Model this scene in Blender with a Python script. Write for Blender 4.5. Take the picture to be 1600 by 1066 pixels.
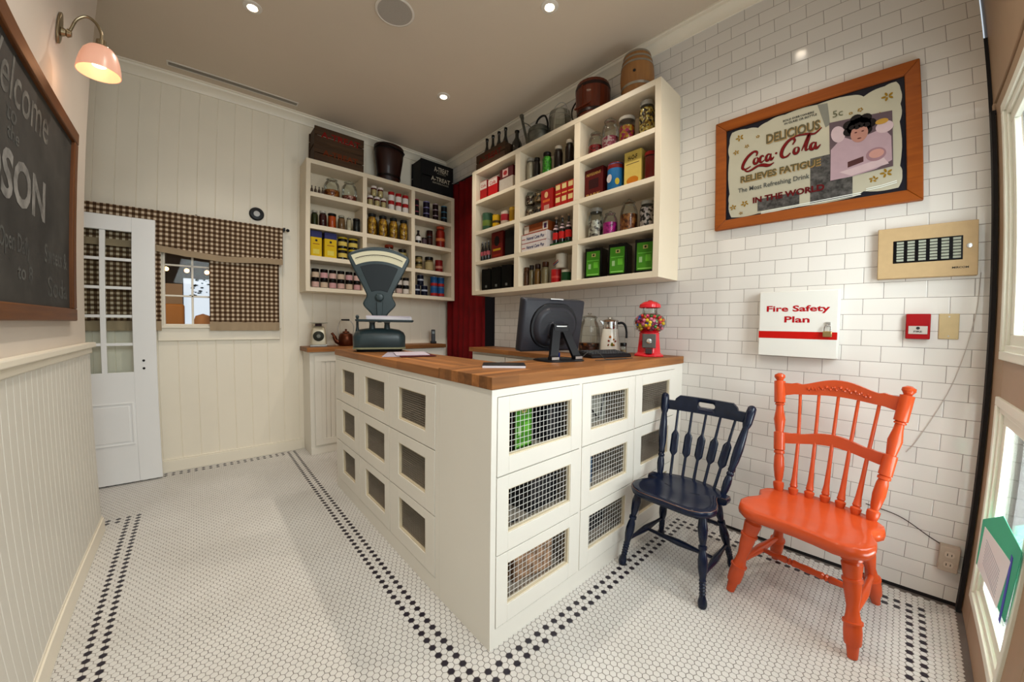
import bpy, bmesh, math, random
from mathutils import Matrix, Vector
random.seed(7)
for o in list(bpy.data.objects): bpy.data.objects.remove(o)
SC = bpy.context.scene
COL = SC.collection
PI = math.pi
# ------------------------------------------------------------------ camera
H = 1.29
cd = bpy.data.cameras.new('camera')
cam = bpy.data.objects.new('camera', cd); COL.objects.link(cam)
cam.location = (0, 0, H)
yaw, pit, rol = 0.7334161, -0.04337648, 0.01300625
cy_, sy_, cp_, sp_, cr_, sr_ = math.cos(yaw), math.sin(yaw), math.cos(pit), math.sin(pit), math.cos(rol), math.sin(rol)
fw = Vector((sy_*cp_, cy_*cp_, sp_)); r0 = Vector((cy_, -sy_, 0)); u0 = r0.cross(fw)
rv = cr_*r0 + sr_*u0; uv_ = -sr_*r0 + cr_*u0
mt = Matrix((rv, uv_, -fw)).transposed().to_4x4(); mt.translation = (0, 0, H)
cam.matrix_world = mt
cd.type = 'PANO'            # ultra wide lens with its real barrel distortion
cd.sensor_fit = 'HORIZONTAL'; cd.sensor_width = 36.0; cd.sensor_height = 24.0
cc = cd if hasattr(cd, 'panorama_type') else cd.cycles
cc.panorama_type = 'FISHEYE_LENS_POLYNOMIAL'
cc.fisheye_fov = math.radians(175)
cc.fisheye_polynomial_k0 = 0.0
cc.fisheye_polynomial_k1 = -1.49984252/18
cc.fisheye_polynomial_k2 = 0.3986446/18**2
cc.fisheye_polynomial_k3 = 0.23132909/18**3
cc.fisheye_polynomial_k4 = -0.14759561/18**4
cd.clip_start = 0.02
SC.camera = cam
# ------------------------------------------------------------------ world, light, exposure
W = bpy.data.worlds.new('sky'); SC.world = W; W.use_nodes = True
W.node_tree.nodes['Background'].inputs[0].default_value = (0.80, 0.90, 1.0, 1)
W.node_tree.nodes['Background'].inputs[1].default_value = 0.8
vs = SC.view_settings
vs.view_transform = 'Standard'; vs.look = 'None'; vs.exposure = -0.04; vs.gamma = 1; vs.use_curve_mapping = False
def area(name, loc, rot, sx, sy, e, col):
    l = bpy.data.lights.new(name, 'AREA'); l.shape = 'RECTANGLE'; l.size = sx; l.size_y = sy; l.energy = e; l.color = col
    o = bpy.data.objects.new(name, l); COL.objects.link(o); o.location = loc; o.rotation_euler = rot
    return o
# daylight of the street, outside the glazed shop front
area('street_daylight', (0.55, -0.425, 1.50), (math.radians(90), 0, 0), 1.6, 1.9, 10, (0.93, 0.97, 1.0))
area('door_daylight', (1.97, -0.425, 1.10), (math.radians(90), 0, 0), 0.55, 1.8, 34, (0.93, 0.97, 1.0))
o = area('street_daylight_side', (0.7, -2.3, 2.9), (0, 0, 0), 2.0, 2.0, 120, (0.93, 0.97, 1.0))
o.rotation_euler = (Vector((1.7, 0.3, 0.3))-o.location).to_track_quat('-Z', 'Y').to_euler()

# recessed downlights of the ceiling (their fixtures are built further down)
DOWN = [(0.235, 2.86), (1.72, 1.585), (1.72, 2.885), (1.72, 0.50), (0.235, 1.585), (0.235, 0.50)]
for x, y in DOWN:
    l = bpy.data.lights.new('downlight_beam', 'SPOT'); l.energy = 47; l.color = (1.0, 0.905, 0.78); l.spot_size = math.radians(120); l.spot_blend = 0.8; l.shadow_soft_size = 0.035
    o = bpy.data.objects.new('downlight_beam', l); COL.objects.link(o); o.location = (x, y, 3.352)

# ------------------------------------------------------------------ helpers
def link(o): COL.objects.link(o); return o
def thing(name, label, cat, loc=(0, 0, 0), rz=0.0, group=None, mat=None):
    o = link(bpy.data.objects.new(name, None)); o.empty_display_size = 0.05
    o.location = loc; o.rotation_euler = (0, 0, rz)
    if mat is not None: o.matrix_world = mat
    return tag(o, label, cat, group)
def tag(o, label=None, cat=None, group=None, kind=None):
    if label: o['label'] = label
    if cat: o['category'] = cat
    if group: o['group'] = group
    if kind: o['kind'] = kind
    return o
def mk(name, bm, mats, parent=None, loc=None, rz=None, smooth=True, bevel=0, seg=2, ang=35):
    bmesh.ops.recalc_face_normals(bm, faces=bm.faces)
    me = bpy.data.meshes.new(name); bm.to_mesh(me); bm.free()
    if not isinstance(mats, (list, tuple)): mats = [mats]
    for m in mats: me.materials.append(m)
    if smooth:
        for p in me.polygons: p.use_smooth = True
        me.set_sharp_from_angle(angle=math.radians(ang))
    o = link(bpy.data.objects.new(name, me))
    if parent: o.parent = parent
    if loc: o.location = loc
    if rz: o.rotation_euler = (0, 0, rz)
    if bevel:
        b = o.modifiers.new('bevel', 'BEVEL'); b.width = bevel; b.segments = seg; b.limit_method = 'ANGLE'; b.angle_limit = math.radians(40)
    return o
def NB(): return bmesh.new()
def box(bm, x0, x1, y0, y1, z0, z1, mi=0, M=None):
    vs_ = [bm.verts.new((x, y, z)) for z in (z0, z1) for y in (y0, y1) for x in (x0, x1)]
    for f in ((0, 2, 3, 1), (4, 5, 7, 6), (0, 1, 5, 4), (2, 6, 7, 3), (0, 4, 6, 2), (1, 3, 7, 5)):
        bm.faces.new([vs_[i] for i in f]).material_index = mi
    if M: bmesh.ops.transform(bm, matrix=M, verts=vs_)
    return vs_
def lathe(bm, prof, seg=24, c=(0, 0, 0), mi=0, cap=True, M=None, a0=0, mis=None):
    rings = []; allv = []
    for r, z in prof:
        if r < 1e-6:
            v = bm.verts.new((c[0], c[1], c[2]+z)); rings.append([v]); allv.append(v)
        else:
            rg = [bm.verts.new((c[0]+r*math.cos(a0+2*PI*i/seg), c[1]+r*math.sin(a0+2*PI*i/seg), c[2]+z)) for i in range(seg)]
            rings.append(rg); allv += rg
    for k in range(len(rings)-1):
        A, B = rings[k], rings[k+1]; m_ = mis[k] if mis else mi
        for i in range(seg):
            j = (i+1) % seg
            if len(A) == 1 and len(B) == 1: continue
            if len(A) == 1: f = bm.faces.new((A[0], B[j], B[i]))
            elif len(B) == 1: f = bm.faces.new((A[i], A[j], B[0]))
            else: f = bm.faces.new((A[i], A[j], B[j], B[i]))
            f.material_index = m_
    if cap:
        for rg, m_ in ((rings[0], mis[0] if mis else mi), (rings[-1], mis[-1] if mis else mi)):
            if len(rg) > 2: bm.faces.new(rg).material_index = m_
    if M: bmesh.ops.transform(bm, matrix=M, verts=allv)
    return allv
def axisM(p0, p1):
    p0, p1 = Vector(p0), Vector(p1); d = p1-p0
    return Matrix.Translation(p0) @ d.to_track_quat('Z', 'Y').to_matrix().to_4x4(), d.length
def turned(bm, p0, p1, prof, seg=14, mi=0):
    """lathe along p0 -> p1; prof: (fraction, radius)"""
    M, L = axisM(p0, p1)
    lathe(bm, [(r, t*L) for t, r in prof], seg, mi=mi, M=M)
def tube(bm, pts, r, seg=8, mi=0, closed=False):
    pts = [Vector(p) for p in pts]; n = len(pts); rings = []
    up = Vector((0, 0, 1)); prev = None
    for i, p in enumerate(pts):
        a = pts[(i-1) % n] if (closed or i > 0) else p
        b = pts[(i+1) % n] if (closed or i < n-1) else p
        t = (b-a).normalized()
        if prev is None:
            s = t.cross(up)
            if s.length < 1e-3: s = t.cross(Vector((1, 0, 0)))
        else: s = prev - t*prev.dot(t)
        s.normalize(); prev = s; q = t.cross(s)
        rr = r[i] if isinstance(r, (list, tuple)) else r
        rings.append([bm.verts.new(p + rr*(math.cos(2*PI*k/seg)*s + math.sin(2*PI*k/seg)*q)) for k in range(seg)])
    m = n if closed else n-1
    for i in range(m):
        A, B = rings[i], rings[(i+1) % n]
        for k in range(seg):
            bm.faces.new((A[k], A[(k+1) % seg], B[(k+1) % seg], B[k])).material_index = mi
    if not closed:
        bm.faces.new(rings[0]).material_index = mi; bm.faces.new(rings[-1]).material_index = mi
def prism(bm, pts, z0, z1, mi=0, M=None):
    a = [bm.verts.new((x, y, z0)) for x, y in pts]; b = [bm.verts.new((x, y, z1)) for x, y in pts]
    n = len(pts)
    bm.faces.new(a).material_index = mi; bm.faces.new(b).material_index = mi
    for i in range(n):
        bm.faces.new((a[i], a[(i+1) % n], b[(i+1) % n], b[i])).material_index = mi
    if M: bmesh.ops.transform(bm, matrix=M, verts=a+b)
def ball(bm, c, r, mi=0, sub=1, sq=1.0):
    M = Matrix.Translation(c) @ Matrix.Diagonal((r, r, r*sq, 1))
    g = bmesh.ops.create_icosphere(bm, subdivisions=sub, radius=1, matrix=M)
    for v in g['verts']:
        for f in v.link_faces: f.material_index = mi
def rrect(w, h, r, n=4, cx=0, cy=0):
    out = []
    for sx, sy, a in ((1, 1, 0), (-1, 1, 90), (-1, -1, 180), (1, -1, 270)):
        for k in range(n+1):
            t = math.radians(a+90*k/n)
            out.append((cx+sx*(w/2-r)+r*math.cos(t), cy+sy*(h/2-r)+r*math.sin(t)))
    return out
def spline(pts, n=6):
    out = []; P = [Vector(p) for p in pts]; P = [2*P[0]-P[1]]+P+[2*P[-1]-P[-2]]
    for i in range(1, len(P)-2):
        for k in range(n):
            t = k/n
            out.append(0.5*((2*P[i])+(P[i+1]-P[i-1])*t+(2*P[i-1]-5*P[i]+4*P[i+1]-P[i+2])*t*t+(3*P[i]-P[i-1]-3*P[i+1]+P[i+2])*t**3))
    out.append(P[-2]); return out
def frameM(o, right, up):
    r, u = Vector(right).normalized(), Vector(up).normalized(); n = r.cross(u)
    m = Matrix((r, u, n)).transposed().to_4x4(); m.translation = o
    return m
def text(name, body, w, h, m, parent, x, y, z, bold=0.0, shear=0.0, M=None, thick=0.0006):
    """writing centred at x,y on local z of parent, fitted to w by h (h None keeps the proportions)"""
    c = bpy.data.curves.new(name, 'FONT'); c.body = body; c.offset = bold; c.shear = shear; c.align_x = 'CENTER'; c.resolution_u = 3
    o = link(bpy.data.objects.new(name, c))
    bpy.context.view_layer.update()
    me = bpy.data.meshes.new_from_object(o.evaluated_get(bpy.context.evaluated_depsgraph_get()))
    bpy.data.objects.remove(o); bpy.data.curves.remove(c)
    xs = [v.co.x for v in me.vertices]; ys = [v.co.y for v in me.vertices]
    sx = w/(max(xs)-min(xs)); sy = sx if h is None else h/(max(ys)-min(ys))
    mx, my = (max(xs)+min(xs))/2, (max(ys)+min(ys))/2
    for v in me.vertices:
        v.co = Vector(((v.co.x-mx)*sx, (v.co.y-my)*sy, 0))
        v.co.x += x; v.co.y += y; v.co.z = z+thick
    if M: me.transform(M)
    me.materials.clear(); me.materials.append(m); me.name = name
    t = link(bpy.data.objects.new(name, me))
    if parent: t.parent = parent
    return t
STAND = Matrix.Rotation(PI/2, 4, 'X')   # writes x,y of a sheet as x,z of a standing thing, facing local -Y

# ------------------------------------------------------------------ materials
MATS = {}
def nodes(name):
    m = bpy.data.materials.new(name); m.use_nodes = True
    return m, m.node_tree, m.node_tree.nodes['Principled BSDF']
def mat(name, col, rough=0.5, metal=0.0, noise=0.0, nscale=8.0, bump=0.0, bscale=60.0, coat=0.0, emit=None, es=0.0, stretch=None, col2=None, alpha=None, spec=0.5):
    if name in MATS: return MATS[name]
    m, t, b = nodes(name); N = t.nodes; L = t.links
    b.inputs['Base Color'].default_value = (*col, 1); b.inputs['Roughness'].default_value = rough
    b.inputs['Metallic'].default_value = metal; b.inputs['Coat Weight'].default_value = coat; b.inputs['Specular IOR Level'].default_value = spec
    if emit: b.inputs['Emission Color'].default_value = (*emit, 1); b.inputs['Emission Strength'].default_value = es
    tc = N.new('ShaderNodeTexCoord'); mp = N.new('ShaderNodeMapping'); L.new(tc.outputs['Object'], mp.inputs[0])
    if stretch: mp.inputs['Scale'].default_value = stretch
    nz = N.new('ShaderNodeTexNoise'); nz.inputs['Scale'].default_value = nscale; nz.inputs['Detail'].default_value = 5
    L.new(mp.outputs[0], nz.inputs['Vector'])
    if col2 is None: col2 = tuple(c*(1-noise) for c in col)
    if noise > 0 or col2 != col:
        r = N.new('ShaderNodeValToRGB'); r.color_ramp.elements[0].position = 0.35; r.color_ramp.elements[1].position = 0.68
        r.color_ramp.elements[0].color = (*col2, 1); r.color_ramp.elements[1].color = (*col, 1)
        L.new(nz.outputs[0], r.inputs[0]); L.new(r.outputs[0], b.inputs['Base Color'])
    if bump:
        n2 = N.new('ShaderNodeTexNoise'); n2.inputs['Scale'].default_value = bscale; L.new(mp.outputs[0], n2.inputs['Vector'])
        bp = N.new('ShaderNodeBump'); bp.inputs['Strength'].default_value = bump; bp.inputs['Distance'].default_value = 0.002
        L.new(n2.outputs[0], bp.inputs['Height']); L.new(bp.outputs[0], b.inputs['Normal'])
    MATS[name] = m; return m
class E:
    """small node arithmetic"""
    def __init__(s, t): s.t = t
    def m(s, op, a, b=None, c=None):
        n = s.t.nodes.new('ShaderNodeMath'); n.operation = op
        for i, v in enumerate((a, b, c)):
            if v is None: continue
            if isinstance(v, (int, float)): n.inputs[i].default_value = v
            else: s.t.links.new(v, n.inputs[i])
        return n.outputs[0]
    def mix(s, f, a, b):
        n = s.t.nodes.new('ShaderNodeMix'); n.data_type = 'RGBA'
        for i, v in ((0, f), (6, a), (7, b)):
            if isinstance(v, (int, float)): n.inputs[i].default_value = v
            elif isinstance(v, tuple): n.inputs[i].default_value = (*v, 1)
            else: s.t.links.new(v, n.inputs[i])
        return n.outputs[2]
def glass(name, tint=(0.93, 0.97, 0.95), strength=1.0, rough=0.02):
    if name in MATS: return MATS[name]
    m = bpy.data.materials.new(name); m.use_nodes = True; t = m.node_tree; N = t.nodes; N.clear()
    o = N.new('ShaderNodeOutputMaterial'); tr = N.new('ShaderNodeBsdfTransparent'); gl = N.new('ShaderNodeBsdfGlossy'); mx = N.new('ShaderNodeMixShader'); fr = N.new('ShaderNodeFresnel')
    tr.inputs[0].default_value = (*tint, 1); gl.inputs['Roughness'].default_value = rough; fr.inputs[0].default_value = 1.45
    mm = N.new('ShaderNodeMath'); mm.operation = 'MULTIPLY'; mm.inputs[1].default_value = strength
    t.links.new(fr.outputs[0], mm.inputs[0]); t.links.new(mm.outputs[0], mx.inputs[0])
    t.links.new(tr.outputs[0], mx.inputs[1]); t.links.new(gl.outputs[0], mx.inputs[2]); t.links.new(mx.outputs[0], o.inputs[0])
    MATS[name] = m; return m
def speckle(name, cols, scale, rough=0.4, bump=0.5):
    """filling made of little pieces in several colours"""
    if name in MATS: return MATS[name]
    m, t, b = nodes(name); N = t.nodes; L = t.links
    tc = N.new('ShaderNodeTexCoord'); v = N.new('ShaderNodeTexVoronoi'); v.inputs['Scale'].default_value = scale
    L.new(tc.outputs['Object'], v.inputs['Vector'])
    sp = N.new('ShaderNodeSeparateColor'); L.new(v.outputs['Color'], sp.inputs[0])
    r = N.new('ShaderNodeValToRGB'); r.color_ramp.interpolation = 'CONSTANT'
    n = len(cols); els = r.color_ramp.elements
    els[0].color = (*cols[0], 1)
    els[1].position = 1/n if n > 1 else 1; els[1].color = (*cols[1 % n], 1)
    for i in range(2, n): els.new(i/n).color = (*cols[i], 1)
    L.new(sp.outputs[0], r.inputs[0]); L.new(r.outputs[0], b.inputs['Base Color']); b.inputs['Roughness'].default_value = rough
    bp = N.new('ShaderNodeBump'); bp.invert = True; bp.inputs['Strength'].default_value = bump; bp.inputs['Distance'].default_value = 0.006
    L.new(v.outputs['Distance'], bp.inputs['Height']); L.new(bp.outputs[0], b.inputs['Normal'])
    MATS[name] = m; return m
def wood(name, c1, c2, axis='x', rough=0.42, blocks=None, coat=0.1):
    """grained timber running along the given axis; blocks = (length, width) of glued staves"""
    if name in MATS: return MATS[name]
    m, t, b = nodes(name); N = t.nodes; L = t.links; e = E(t)
    tc = N.new('ShaderNodeTexCoord'); sx = N.new('ShaderNodeSeparateXYZ'); L.new(tc.outputs['Object'], sx.inputs[0])
    ax = {'x': 0, 'y': 1, 'z': 2}[axis]; a = sx.outputs[ax]; others = [sx.outputs[i] for i in range(3) if i != ax]
    cb = N.new('ShaderNodeCombineXYZ'); L.new(e.m('MULTIPLY', a, 2.2), cb.inputs[0])
    for i in (0, 1): L.new(e.m('MULTIPLY', others[i], 32.0), cb.inputs[i+1])
    nz = N.new('ShaderNodeTexNoise'); nz.inputs['Scale'].default_value = 1.0; nz.inputs['Detail'].default_value = 7; nz.inputs['Distortion'].default_value = 0.8
    L.new(cb.outputs[0], nz.inputs['Vector'])
    col = e.mix(nz.outputs[0], c2, c1)
    if blocks:
        row = e.m('FLOOR', e.m('DIVIDE', others[0], blocks[1]))
        cx = e.m('FLOOR', e.m('ADD', e.m('DIVIDE', a, blocks[0]), e.m('MULTIPLY', row, 0.37)))
        wn = N.new('ShaderNodeTexWhiteNoise'); wn.noise_dimensions = '2D'; c2b = N.new('ShaderNodeCombineXYZ'); L.new(row, c2b.inputs[0]); L.new(cx, c2b.inputs[1]); L.new(c2b.outputs[0], wn.inputs['Vector'])
        dark = N.new('ShaderNodeMix'); dark.data_type = 'RGBA'; dark.blend_type = 'MULTIPLY'; dark.inputs[0].default_value = 1
        L.new(col, dark.inputs[6]); g = e.m('MULTIPLY_ADD', wn.outputs[0], 0.55, 0.6)
        fx = e.m('FRACT', e.m('DIVIDE', others[0], blocks[1])); seam = e.m('GREATER_THAN', fx, 0.03); g2 = e.m('MULTIPLY', g, e.m('MULTIPLY_ADD', seam, 0.35, 0.65))
        cg = N.new('ShaderNodeCombineColor')
        for i in range(3): L.new(g2, cg.inputs[i])
        L.new(cg.outputs[0], dark.inputs[7]); col = dark.outputs[2]
    L.new(col, b.inputs['Base Color']); b.inputs['Roughness'].default_value = rough; b.inputs['Coat Weight'].default_value = coat; b.inputs['Specular IOR Level'].default_value = 0.25
    bp = N.new('ShaderNodeBump'); bp.inputs['Strength'].default_value = 0.12; bp.inputs['Distance'].default_value = 0.002
    L.new(nz.outputs[0], bp.inputs['Height']); L.new(bp.outputs[0], b.inputs['Normal'])
    MATS[name] = m; return m
def subway(name, tile, grout):
    m, t, b = nodes(name); N = t.nodes; L = t.links; e = E(t)
    tc = N.new('ShaderNodeTexCoord'); s = N.new('ShaderNodeSeparateXYZ'); L.new(tc.outputs['Object'], s.inputs[0])
    v = e.m('DIVIDE', e.m('SUBTRACT', s.outputs[2], 1.133), 0.0802); row = e.m('FLOOR', v); fv = e.m('FRACT', v)
    off = e.m('MULTIPLY', e.m('MODULO', e.m('ADD', row, 101), 2), 0.5)
    u = e.m('ADD', e.m('DIVIDE', e.m('SUBTRACT', s.outputs[1], 0.1043), 0.1608), off); col = e.m('FLOOR', u); fu = e.m('FRACT', u)
    du = e.m('MULTIPLY', e.m('MINIMUM', fu, e.m('SUBTRACT', 1, fu)), 0.1608)
    dv = e.m('MULTIPLY', e.m('MINIMUM', fv, e.m('SUBTRACT', 1, fv)), 0.0802)
    d = e.m('MINIMUM', du, dv)
    isg = e.m('LESS_THAN', d, 0.0011)
    wn = N.new('ShaderNodeTexWhiteNoise'); cb = N.new('ShaderNodeCombineXYZ'); L.new(row, cb.inputs[0]); L.new(col, cb.inputs[1]); L.new(cb.outputs[0], wn.inputs['Vector'])
    tcol = e.mix(wn.outputs[0], tile, tuple(c*0.95 for c in tile))
    L.new(e.mix(isg, tcol, grout), b.inputs['Base Color'])
    L.new(e.m('MULTIPLY_ADD', isg, 0.6, 0.09), b.inputs['Roughness'])
    h = e.m('MINIMUM', e.m('DIVIDE', d, 0.004), 1.0)
    # each glazed tile sits at its own slight tilt
    sc = N.new('ShaderNodeSeparateColor'); L.new(wn.outputs[1], sc.inputs[0])
    tilt = e.m('ADD', e.m('MULTIPLY', e.m('SUBTRACT', sc.outputs[0], 0.5), e.m('MULTIPLY', fu, 0.5)), e.m('MULTIPLY', e.m('SUBTRACT', sc.outputs[1], 0.5), e.m('MULTIPLY', fv, 0.3)))
    bp = N.new('ShaderNodeBump'); bp.inputs['Strength'].default_value = 0.5; bp.inputs['Distance'].default_value = 0.0015
    L.new(e.m('ADD', h, tilt), bp.inputs['Height']); L.new(bp.outputs[0], b.inputs['Normal'])
    MATS[name] = m; return m
def gingham(name, pitch=0.0385):
    m, t, b = nodes(name); N = t.nodes; L = t.links; e = E(t)
    tc = N.new('ShaderNodeTexCoord'); s = N.new('ShaderNodeSeparateXYZ'); L.new(tc.outputs['Object'], s.inputs[0])
    gx = e.m('GREATER_THAN', e.m('FRACT', e.m('DIVIDE', s.outputs[0], pitch)), 0.48); gz = e.m('GREATER_THAN', e.m('FRACT', e.m('DIVIDE', s.outputs[2], pitch)), 0.48)
    k = e.m('MULTIPLY', e.m('ADD', gx, gz), 0.5)
    r = N.new('ShaderNodeValToRGB'); r.color_ramp.elements[0].color = (0.66, 0.54, 0.40, 1); r.color_ramp.elements[1].color = (0.055, 0.028, 0.015, 1)
    r.color_ramp.elements.new(0.5).color = (0.17, 0.105, 0.06, 1)
    L.new(k, r.inputs[0]); L.new(r.outputs[0], b.inputs['Base Color']); b.inputs['Roughness'].default_value = 0.95; b.inputs['Specular IOR Level'].default_value = 0.1
    nz = N.new('ShaderNodeTexNoise'); nz.inputs['Scale'].default_value = 500; L.new(tc.outputs['Object'], nz.inputs['Vector'])
    bp = N.new('ShaderNodeBump'); bp.inputs['Strength'].default_value = 0.2; bp.inputs['Distance'].default_value = 0.001; L.new(nz.outputs[0], bp.inputs['Height']); L.new(bp.outputs[0], b.inputs['Normal'])
    MATS[name] = m; return m

paint = mat('cream_paint', (0.87, 0.80, 0.665), 0.38, noise=0.03, nscale=3, bump=0.05, bscale=40)
shelfpaint = mat('shelf_paint', (0.76, 0.66, 0.50), 0.4, noise=0.03, nscale=4, bump=0.05)
whitepaint = mat('counter_paint', (0.79, 0.755, 0.675), 0.35, noise=0.02, nscale=4, bump=0.04)
doorpaint = mat('white_door_paint', (0.88, 0.88, 0.87), 0.35, noise=0.02, nscale=4)
ceilm = mat('ceiling_paint', (0.68, 0.58, 0.46), 0.9, noise=0.03, nscale=2)
plaster = mat('wall_plaster', (0.70, 0.62, 0.54), 0.85, noise=0.03, nscale=3, bump=0.05, bscale=90)
reveal = mat('reveal_wood', (0.72, 0.62, 0.44), 0.55, noise=0.08)
tilem = subway('subway_tile', (0.745, 0.715, 0.67), (0.22, 0.19, 0.17))
blackm = mat('black_gap', (0.006, 0.005, 0.006), 0.8)
beige = mat('beige_frame_paint', (0.37, 0.245, 0.150), 0.5, noise=0.05)
bead = mat('glazing_bead_paint', (0.80, 0.80, 0.70), 0.4)
gl_clear = glass('clear_glass')
gl_jar = glass('jar_glass', (0.93, 0.95, 0.92), 0.8, 0.05)
gl_win = glass('window_glass', (0.95, 0.97, 0.96), 0.3)
woodtop = wood('worktop_wood', (0.50, 0.200, 0.056), (0.09, 0.030, 0.008), 'x', 0.5, (0.6, 0.05), 0.0)
woodtop_y = wood('worktop_wood_long', (0.50, 0.200, 0.056), (0.09, 0.030, 0.008), 'y', 0.5, (0.6, 0.05), 0.0)
framewood = wood('picture_frame_wood', (0.38, 0.100, 0.010), (0.16, 0.030, 0.003), 'x', 0.45, None, 0.0)
boardwood = wood('board_frame_wood', (0.20, 0.070, 0.015), (0.075, 0.022, 0.005), 'x', 0.5, None, 0.0)
boardwood_z = wood('board_frame_wood_upright', (0.24, 0.095, 0.028), (0.10, 0.035, 0.01), 'z', 0.45)
cratewood = wood('crate_wood', (0.10, 0.050, 0.020), (0.012, 0.006, 0.004), 'x', 0.7, coat=0)
chrome = mat('chrome', (0.78, 0.78, 0.78), 0.12, 1.0)
steel = mat('steel', (0.55, 0.55, 0.54), 0.32, 1.0)
brass = mat('brass', (0.45, 0.33, 0.15), 0.3, 1.0)
wirem = mat('galvanised_wire', (0.75, 0.74, 0.70), 0.5, 0.0)
blackpl = mat('black_plastic', (0.008, 0.008, 0.010), 0.4, spec=0.25)
darkm = mat('dark_tin', (0.006, 0.007, 0.006), 0.4, spec=0.2)

# ------------------------------------------------------------------ the room
XL, XT, YF, YB, ZC = -0.56, 2.522, -0.36, 4.10, 3.375
def S(name, bm, m, **k):
    o = mk(name, bm, m, **k); o['kind'] = 'structure'; return o
# floor: white one inch hexagon mosaic with black border lines
D = 0.0262; RY = D*math.sqrt(3)/2; X0, Y0 = 0.664, 1.007
black = set()
def K(x, y): return (round((x-X0)/D*2), round((y-Y0)/RY))
def vline(x, y0, y1):
    i = round((x-X0)/D/2)*2*2
    for j in range(2*round((y0-Y0)/RY/2), 2*round((y1-Y0)/RY/2)+1, 2): black.add((i, j))
def hline(y, x0, x1):
    j = 2*round((y-Y0)/RY/2)
    for i in range(round((x0-X0)/D/2)*4, round((x1-X0)/D/2)*4+1, 4): black.add((i, j))
vline(0.664, 0.917, 4.05); vline(0.716, 0.962, 4.05)                       # beside the counter
hline(0.917, 0.664, 2.34); hline(0.962, 0.716, 2.34)
vline(2.338, -0.19, 0.962); vline(2.390, -0.235, 0.962)                     # along the tiled wall
hline(-0.19, -0.44, 2.34); hline(-0.235, -0.44, 2.39)                       # along the shop front
vline(-0.387, -0.19, 3.285); vline(-0.440, -0.235, 3.285)                   # along the left wall
hline(3.285, -1.1, -0.44); hline(3.240, -1.1, -0.44)
hline(4.02, -1.1, 0.62); hline(4.065, -1.1, 0.62)                           # along the back wall
bm = NB(); box(bm, -1.25, 2.60, YF-0.06, YB+0.02, -0.05, -0.0012, 0)
jmin, jmax = int((YF-Y0)/RY), int((YB-Y0)/RY)+1
verts, faces, mid = [], [], []
hx = [(math.cos(PI/6+k*PI/3), math.sin(PI/6+k*PI/3)) for k in range(6)]
Ro, Ri = D*0.5/0.866*0.915, D*0.5/0.866*0.84
for j in range(jmin, jmax+1):
    y = Y0+j*RY
    if y < YF+0.01 or y > YB-0.005: continue
    xa = XL if y < 3.14 else -1.22
    for i2 in range(int((xa-X0)/D*2), int((XT-X0)/D*2)+1):
        if (i2-j) % 2: continue
        x = X0+i2*D/2
        if x < xa+0.012 or x > XT-0.012: continue
        n = len(verts)
        jx = random.uniform(-.0003, .0003); jy = random.uniform(-.0003, .0003)
        for cx, cyy in hx: verts.append((x+jx+Ro*cx, y+jy+Ro*cyy, -0.0012))
        for cx, cyy in hx: verts.append((x+jx+Ri*cx, y+jy+Ri*cyy, 0.0))
        isb = (i2, j) in black
        faces.append([n+6+k for k in range(6)]); mid.append(2 if isb else 1)
        for k in range(6):
            faces.append([n+k, n+(k+1) % 6, n+6+(k+1) % 6, n+6+k]); mid.append(2 if isb else 1)
grout = mat('floor_grout', (0.20, 0.17, 0.15), 0.8, noise=0.3, nscale=3)
m, t, b = nodes('white_mosaic'); N_ = t.nodes; e = E(t)
tc = N_.new('ShaderNodeTexCoord'); nz = N_.new('ShaderNodeTexNoise'); nz.inputs['Scale'].default_value = 2.2; nz.inputs['Detail'].default_value = 6; t.links.new(tc.outputs['Object'], nz.inputs['Vector'])
t.links.new(e.mix(nz.outputs[0], (0.52, 0.49, 0.45), (0.72, 0.70, 0.67)), b.inputs['Base Color']); b.inputs['Roughness'].default_value = 0.38
hexw = m
hexb = mat('black_mosaic', (0.012, 0.008, 0.018), 0.3)
fl = bpy.data.meshes.new('floor')
base = len(verts)
for z in (-0.05, -0.0012):
    for y in (YF-0.06, YB+0.02):
        for x in (-1.25, 2.60): verts.append((x, y, z))
for f in ((0, 2, 3, 1), (4, 5, 7, 6), (0, 1, 5, 4), (2, 6, 7, 3), (0, 4, 6, 2), (1, 3, 7, 5)):
    faces.append([base+i for i in f]); mid.append(0)
fl.from_pydata(verts, [], faces); bm.free()
for mm in (grout, hexw, hexb): fl.materials.append(mm)
fl.polygons.foreach_set('material_index', mid)
flo = link(bpy.data.objects.new('floor', fl)); flo['kind'] = 'structure'

bm = NB(); box(bm, -1.3, 2.62, YF-0.1, YB+0.1, ZC, ZC+0.08); S('ceiling', bm, ceilm, smooth=False)
# tiled wall with the curtained opening at its far end
OY, OZ = 3.10, 3.045
bm = NB(); box(bm, XT, XT+0.08, -0.345, OY, 0.02, ZC); box(bm, XT, XT+0.08, OY, YB+0.1, OZ, ZC)
S('wall_right', bm, tilem, smooth=False)
bm = NB(); box(bm, XT+0.004, XT+0.10, -0.36, OY-0.01, 0.0, 0.02); box(bm, XT+0.001, XT+0.10, YF-0.02, -0.345, 0.0, 2.62)
box(bm, 2.478, XT+0.002, YF+0.0, -0.345, 0.0, 2.245)
S('trim_1', bm, blackm, smooth=False)
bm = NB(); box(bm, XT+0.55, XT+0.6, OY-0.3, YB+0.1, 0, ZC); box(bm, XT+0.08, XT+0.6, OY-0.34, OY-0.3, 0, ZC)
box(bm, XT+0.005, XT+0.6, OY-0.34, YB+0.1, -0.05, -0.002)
S('wall_passage', bm, mat('passage_paint', (0.05, 0.04, 0.04), 0.9), smooth=False)
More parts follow.
